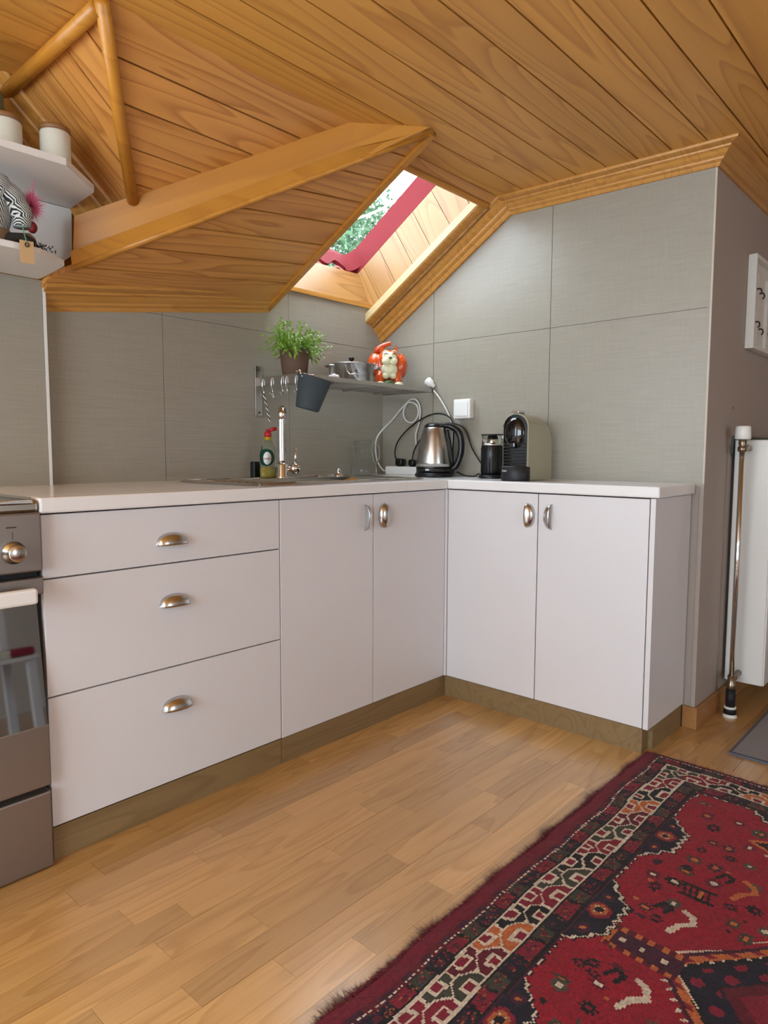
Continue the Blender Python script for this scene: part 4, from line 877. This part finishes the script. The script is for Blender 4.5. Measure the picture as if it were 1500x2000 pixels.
for b in ((.70, .713, ky0, ky1, 1.32, 1.655), (1.05, 1.063, ky0, ky1, 1.32, 1.655), (.713, 1.05, ky0, ky1, 1.642, 1.655), (.713, 1.05, ky0, ky1, 1.32, 1.333)): box('side_board', b, 'painted_white', kb_, bev=.001)
for x in (.79, .92): box('hook_rail', (x, x + .03, YW - .018, YW - .006, 1.335, 1.6), 'painted_white', kb_)
for x, z in ((.76, 1.54), (.80, 1.53), (.755, 1.42), (.805, 1.40), (.93, 1.52), (.94, 1.4)):
    link('key_hook', tube([(x, YW - .006, z), (x, YW - .03, z), (x, YW - .034, z - .014), (x, YW - .028, z - .02)], .003, 6, sm=4), 'line_dark', kb_)
link('wall_hole', lathe([(0, 0), (.004, 0), (.004, .0008), (0, .0008)], (.6, YW, 1.10), 10, axis=(0, -1, 0)), 'line_dark', label='small dark screw hole in the niche wall', cat='screw hole')
mt = thing('door_mat', (.7, -1.3, 0), 'flat grey door mat with darker bound edge by the radiator', 'mat')
box('pile', (.19, 1.4, -1.75, -.983, .0008, .007), 'grey_mat', mt)
box('binding', (.178, .19, -1.75, -.975, .0008, .0075), 'mat_edge', mt); box('binding', (.19, 1.4, -.983, -.975, .0008, .0075), 'mat_edge', mt)
# ------------------------------------------------------------------ Persian rug (knotted pattern in rug coordinates u,v)
RU, RV, K = 1.45, 2.35, .004
nu, nv = int(RU / K), int(RV / K)
uu, vv_ = np.meshgrid((np.arange(nu) + .5) * K, (np.arange(nv) + .5) * K, indexing='ij')
rng = np.random.default_rng(4)
def H(c): return np.array(lin(c)[:3])
col = np.zeros((nu, nv, 3)); field = H('8c0f20'); maroon = H('5a0f1c'); navy = H('1b1420'); cream = H('c9b7a0'); olive = H('3c3a2c'); orange = H('b5602f'); darkred = H('7a1426'); black = H('17100f'); plum = H('401526')
col[:] = field
def put(mask, c): col[mask] = c
# distance from the nearest edge; the short side borders are a little narrower
vd = np.minimum(vv_, RV - vv_) + .028; ud = np.minimum(uu, RU - uu)
use_u = ud < vd; d = np.where(use_u, ud, vd); t = np.where(use_u, vv_, uu)
def wobble(a, sc, seed):                      # hand-knotted irregularity
    r_ = np.random.default_rng(seed); o_ = 0
    for _ in range(7): k_ = r_.normal(0, sc, 2); o_ = o_ + np.sin(uu * k_[0] + vv_ * k_[1] + r_.uniform(0, 6.3))
    return a * o_
d = d + wobble(.0007, 30, 1); t = t + wobble(.0022, 45, 2)
# inner scalloped guard
P = .368; ph = np.abs(((t - .452 + P / 2) % P) - P / 2)
zig = np.abs(((t % .026) / .026) * 2 - 1) * .010
lim = np.where(ph < .048, .256, np.where(ph < .12, .256 - (ph - .048) / .072 * .062, .194)) - zig
put(d < lim + .010, black); put(d < lim + .006, cream); put(d < lim, navy)
# flowers inside the scallops
r = np.hypot(ph, d - .215); put(r < .026, darkred); put(r < .018, orange * .8); put(r < .008, black); put((r < .012) & (np.abs(ph) > .006) & (np.abs(d - .215) > .004), cream)
for o_, dd in ((.06, .213), (-.06, .213)):
    q = np.hypot((((t - .452 - o_ + P / 2) % P) - P / 2), d - dd); put(q < .014, plum); put(q < .005, orange)
put(d < .194, plum); put(d < .190, black); put(d < .184, maroon * .8)
# small chequer border of leaves, inside and outside the main band
for lo, hi, per in ((.150, .183, .052), (.046, .075, .056)):
    b = (d > lo) & (d < hi); k = np.floor(t / per).astype(int) % 3
    put(b & (k == 0), olive); put(b & (k == 1), darkred); put(b & (k == 2), navy)
    fx = np.abs((t % per) / per - .5); put(b & (fx > .42), black); put(b & (np.hypot(d - (lo + hi) / 2, (fx - .02) * per) < .006), maroon); m_ = b & (rng.random(d.shape) < .22); col[m_] = np.array([olive * .7, darkred, plum, orange * .6])[rng.integers(0, 4, int(m_.sum()))]
b = (d >= .081) & (d < .145); put(b, plum)
# main band: hooked half hexagons and diamonds
per = .083; kk = np.floor(t / per).astype(int); fx = (t % per) / per - .5; s = (d - .081) / .064
pal = np.array([black, olive, darkred, black, orange, maroon, olive, darkred])
for half in (0, 1):
    f2 = np.where(half == 0, fx, ((t / per + .5) % 1) - .5); k2 = np.floor(t / per + .5 * half).astype(int) % len(pal)
    ss = s if half == 0 else 1 - s
    hexm = b & (np.abs(f2) < .46 - .42 * np.clip((ss - .28) * 2.2, 0, 1)) & (ss < .62)
    hexo = b & (np.abs(f2) < .52 - .42 * np.clip((ss - .30) * 2.2, 0, 1)) & (ss < .68)
    put(hexo & ~hexm, cream); col[hexm] = pal[k2][hexm]
    sq = hexm & (np.abs(f2) < .21) & (ss > .0) & (ss < .36); put(sq, cream); put(sq & (np.abs(f2) < .12) & (ss < .27), darkred)
dm = b & (np.abs(fx) * 1.1 + np.abs(s - .5) < .001); put(dm, orange)
put((d > .0765) & (d < .0815), cream); put((d > .144) & (d < .149), cream)
put((d > .072) & (d <= .0765), black); put((d > .149) & (d < .153), black)
put(d < .046, maroon); b = (d > .030) & (d < .046); put(b & (np.floor(t / .03) % 2 == 0), plum)
put((d > .040) & (d < .0445) & ((t % .012) < .007), cream)
put(d < .028, darkred * .75)
# the field: medallion, arms and scattered figures
inf = d > lim + .010
def F_(mask, c): put(mask & inf, c)
def diamond(uc, vc, hu, hv, cols):
    q = np.abs(uu - uc) / hu + np.abs(vv_ - vc) / hv
    for lim_, c in cols: F_(q < lim_, c)
CU = .725
for vc in (.865, 1.75):
    diamond(CU, vc, .375, .44, ((1.0, plum), (.97, orange), (.93, orange), (.915, black), (.88, navy), (.70, maroon), (.62, darkred), (.5, black), (.47, cream), (.44, plum), (.32, field)))
    q = np.abs(uu - CU) / .375 + np.abs(vv_ - vc) / .44
    F_((q > .93) & (q < .97) & ((np.floor(vv_ / .012) % 3) == 0), darkred)
    F_((q > 1.0) & (q < 1.04) & ((uu + vv_) % .03 < .008), cream); F_((q > .90) & (q < .915) & ((uu - vv_) % .035 < .009), cream)
    F_((q > .72) & (q < .86) & ((np.hypot((uu % .045) - .022, (vv_ % .045) - .022)) < .012), darkred)
    for sgn in (1, -1):
        a = (np.abs(vv_ - vc) < .036) & (sgn * (CU - uu) > .33) & (sgn * (CU - uu) < .468); F_(a, orange)
        F_(a & ((np.floor(uu / .013) % 2) == 0) & ((np.abs(vv_ - vc) > .022)), maroon); F_(a & (np.abs(vv_ - vc) < .022) & (sgn * (CU - uu) < .455), plum)
        F_(a & (np.abs(vv_ - vc) < .006) & ((uu % .04) < .01), cream)
diamond(CU, .325, .36, .2, ((1.0, orange), (.95, black), (.9, plum), (.72, darkred), (.6, orange), (.56, navy), (.4, field)))
rng = np.random.default_rng(21)
def blob(uc, vc, a, bb, c, c2=None):
    q = np.hypot((uu - uc) / a, (vv_ - vc) / bb); jag = 1 + .25 * np.sin(np.arctan2(uu - uc, vv_ - vc) * 8); F_(q < jag, c)
    if c2 is not None: F_(q < .45, c2)
def seg(pts, w, c):
    for (a, b_), (e, g_) in zip(pts[:-1], pts[1:]):
        l2 = (e - a) ** 2 + (g_ - b_) ** 2; tt = np.clip(((uu - a) * (e - a) + (vv_ - b_) * (g_ - b_)) / l2, 0, 1)
        F_(np.hypot(uu - a - tt * (e - a), vv_ - b_ - tt * (g_ - b_)) < w, c)
sc = [(.30, .50), (.31, .40), (.29, .33), (.33, .26), (.38, .28), (.27, .66), (.30, .56), (.345, .50), (.36, .44), (.25, .62), (.32, .69), (.41, .62), (.43, .67), (.345, .40), (.27, .96), (.30, 1.0), (.25, 1.05), (.31, 1.06), (.34, 1.1), (.28, .74), (.31, .76), (.36, .56), (.40, .44), (.45, .60), (.29, 1.13), (.33, 1.2), (.26, 1.3), (.3, 1.4), (.35, 1.35), (.40, 1.28), (.46, .70), (.26, .28), (.30, .45), (.38, .36), (.43, .52), (.47, .50)]
for i, (a, b_) in enumerate(sc):
    c = [olive, plum, black, maroon, olive * 1.5, black][i % 6]; c2 = [orange, darkred, cream, cream, darkred, orange][(i * 5) % 6]
    blob(a, b_, rng.uniform(.010, .017), rng.uniform(.010, .018), c, c2)
for i in range(120):
    a, b_ = rng.uniform(.22, RU - .22), rng.uniform(.2, RV - .2)
    if abs(a - CU) / .375 + min(abs(b_ - .865), abs(b_ - 1.75)) / .44 > 1.1 and abs(a - CU) / .36 + abs(b_ - .325) / .2 > 1.15:
        blob(a, b_, rng.uniform(.006, .016), rng.uniform(.006, .016), [plum, olive, black, maroon, olive * 1.6, navy][i % 6], [None, orange, darkred, None, cream, plum][(i * 7) % 6])
for _ in range(170):
    a, b_ = rng.uniform(.2, RU - .2), rng.uniform(.2, RV - .2); put(inf & (np.hypot(uu - a, vv_ - b_) < rng.uniform(.004, .007)) & (np.abs(uu - CU) / .375 + np.minimum(np.abs(vv_ - .865), np.abs(vv_ - 1.75)) / .44 > 1.06), [cream, black, olive, orange, black][_ % 5])
for (a, b_), c in (((.346, .70), cream), ((.35, .946), cream), ((.411, .511), orange), ((.36, 1.25), cream)):
    seg([(a, b_), (a + .018, b_ + .008), (a + .026, b_ + .03), (a + .006, b_ + .05), (a - .004, b_ + .078)], .0065, c)
    seg([(a - .03, b_ + .03), (a - .022, b_ + .008), (a - .04, b_ + .0), (a - .052, b_ + .025)], .005, black)
# comb animal
for k in range(5): seg([(.315 + k * .012, .60), (.325 + k * .012, .645)], .0028, black)
seg([(.31, .60), (.375, .60)], .006, black); seg([(.318, .645), (.38, .64)], .005, black); blob(.295, .615, .02, .014, black, cream)
seg([(.352, .613), (.352, .632)], .005, orange)
for i_ in range(3): col += 0
col *= .8 * (1 + rng.normal(0, .13, (nu, nv, 1))); col = np.clip(col, 0, 1)
# build rug mesh
X0, Y0 = .01, -.79
gu, gv = np.meshgrid(np.arange(nu + 1) * K, np.arange(nv + 1) * K, indexing='ij')
wob = .004 * np.sin(gv * 9) + .003 * np.sin(gv * 23 + 1)
zz = .0085 + .0012 * np.sin(gu * 31 + gv * 17) * np.sin(gv * 41)
co = np.stack([X0 - gv + .003 * np.sin(gu * 11), Y0 - gu + wob * np.clip(1 - gu * 4, 0, 1), zz + rng.normal(0, .0004, gu.shape)], -1).reshape(-1, 3)
idx = np.arange((nu + 1) * (nv + 1)).reshape(nu + 1, nv + 1)
fa = np.stack([idx[:-1, :-1], idx[:-1, 1:], idx[1:, 1:], idx[1:, :-1]], -1).reshape(-1, 4)
me = bpy.data.meshes.new('rug_pile'); me.vertices.add(len(co)); me.vertices.foreach_set('co', co.ravel()); me.loops.add(fa.size); me.polygons.add(len(fa))
me.polygons.foreach_set('loop_start', np.arange(0, fa.size, 4)); me.loops.foreach_set('vertex_index', fa.ravel()); me.update(calc_edges=True)
ca = me.color_attributes.new('pattern', 'FLOAT_COLOR', 'CORNER')
cc = np.repeat(np.concatenate([col.reshape(-1, 3), np.ones((nu * nv, 1))], 1), 4, axis=0); ca.data.foreach_set('color', cc.ravel().astype(np.float32))
m, N, L, b = _new('rug_wool'); at = N.new('ShaderNodeAttribute'); at.attribute_name = 'pattern'; L.new(at.outputs['Color'], b.inputs['Base Color']); b.inputs['Roughness'].default_value = .95
b.inputs['Sheen Weight'].default_value = .08; b.inputs['Specular IOR Level'].default_value = .2
n_ = N.new('ShaderNodeTexNoise'); n_.inputs['Scale'].default_value = 900; bp = N.new('ShaderNodeBump'); bp.inputs['Strength'].default_value = .6; bp.inputs['Distance'].default_value = .002
tc = N.new('ShaderNodeTexCoord'); L.new(tc.outputs['Object'], n_.inputs['Vector']); L.new(n_.outputs['Fac'], bp.inputs['Height']); L.new(bp.outputs['Normal'], b.inputs['Normal'])
rug = thing('rug', (X0 - RV / 2, Y0 - RU / 2, 0), 'red patterned oriental rug with hooked white-outlined border', 'rug')
link('pile', me, 'rug_wool', rug)
box('backing', (X0 - RV + .006, X0 - .006, Y0 - RU + .008, Y0 - .008, .0006, .0066), 'felt_dark', rug)
simple('wool_maroon', '5c1420', .95); simple('wool_drab', '6b5a44', .95)
def tufts(nm, mat, n, lmin, lmax, seed, zb=.009):
    rng = np.random.default_rng(seed); vs, f = [], []
    for _ in range(n):
        if rng.random() < .72: p = np.array((X0 - rng.uniform(0, RV), Y0 + rng.uniform(-.006, .003), rng.uniform(.002, zb))); d = np.array((rng.normal(0, .5), 1., rng.normal(-.12, .25)))
        else: p = np.array((X0 + rng.uniform(-.006, .002), Y0 - rng.uniform(0, RU), rng.uniform(.002, zb))); d = np.array((.5, rng.normal(0, .5), rng.normal(-.1, .2)))
        d /= np.linalg.norm(d); l = rng.uniform(lmin, lmax) * (1 + .8 * math.sin(p[0] * 13) ** 8); s_ = np.cross(d, (0, 0, 1.)); s_ /= np.linalg.norm(s_); i = len(vs); e = p + d * l; e[2] = max(e[2], .0012)
        vs += [p - s_ * .0011, p + s_ * .0011, e]; f.append([i, i + 1, i + 2])
    me = bpy.data.meshes.new(nm); me.from_pydata([tuple(v) for v in vs], [], f); link(nm, me, mat, rug, kind='stuff')
tufts('wool_edge', 'wool_maroon', 9000, .006, .014, 31); tufts('fringe', 'wool_drab', 3800, .012, .027, 32, .005)
# ------------------------------------------------------------------ chair mirrored in the oven window
ch = thing('dining_chair', (-1.05, -2.0, 0), 'white wooden chair with red and cream striped cushion behind the camera', 'chair')
hx, hy = -1.05, -2.0
box('seat', (hx - .21, hx + .21, hy - .2, hy + .2, .425, .445), 'white_lacquer', ch, bev=.004)
for a in (-1, 1):
    box('leg', (hx + a * .18 - .018, hx + a * .18 + .018, hy + .15, hy + .186, .012, .425), 'white_lacquer', ch)
    box('leg', (hx + a * .18 - .018, hx + a * .18 + .018, hy - .19, hy - .154, .012, .9), 'white_lacquer', ch)
for z in (.6, .74, .86): box('back_rail', (hx - .162, hx + .162, hy - .185, hy - .165, z, z + .05), 'white_lacquer', ch)
cu_ = box('cushion', (hx - .2, hx + .2, hy - .15, hy + .195, .4455, .485), 'cushion_red', ch, bev=.014)
box('cushion_stripe', (hx - .1, hx + .1, hy - .151, hy + .1965, .444, .4865), 'cushion_cream', ch, bev=.014)
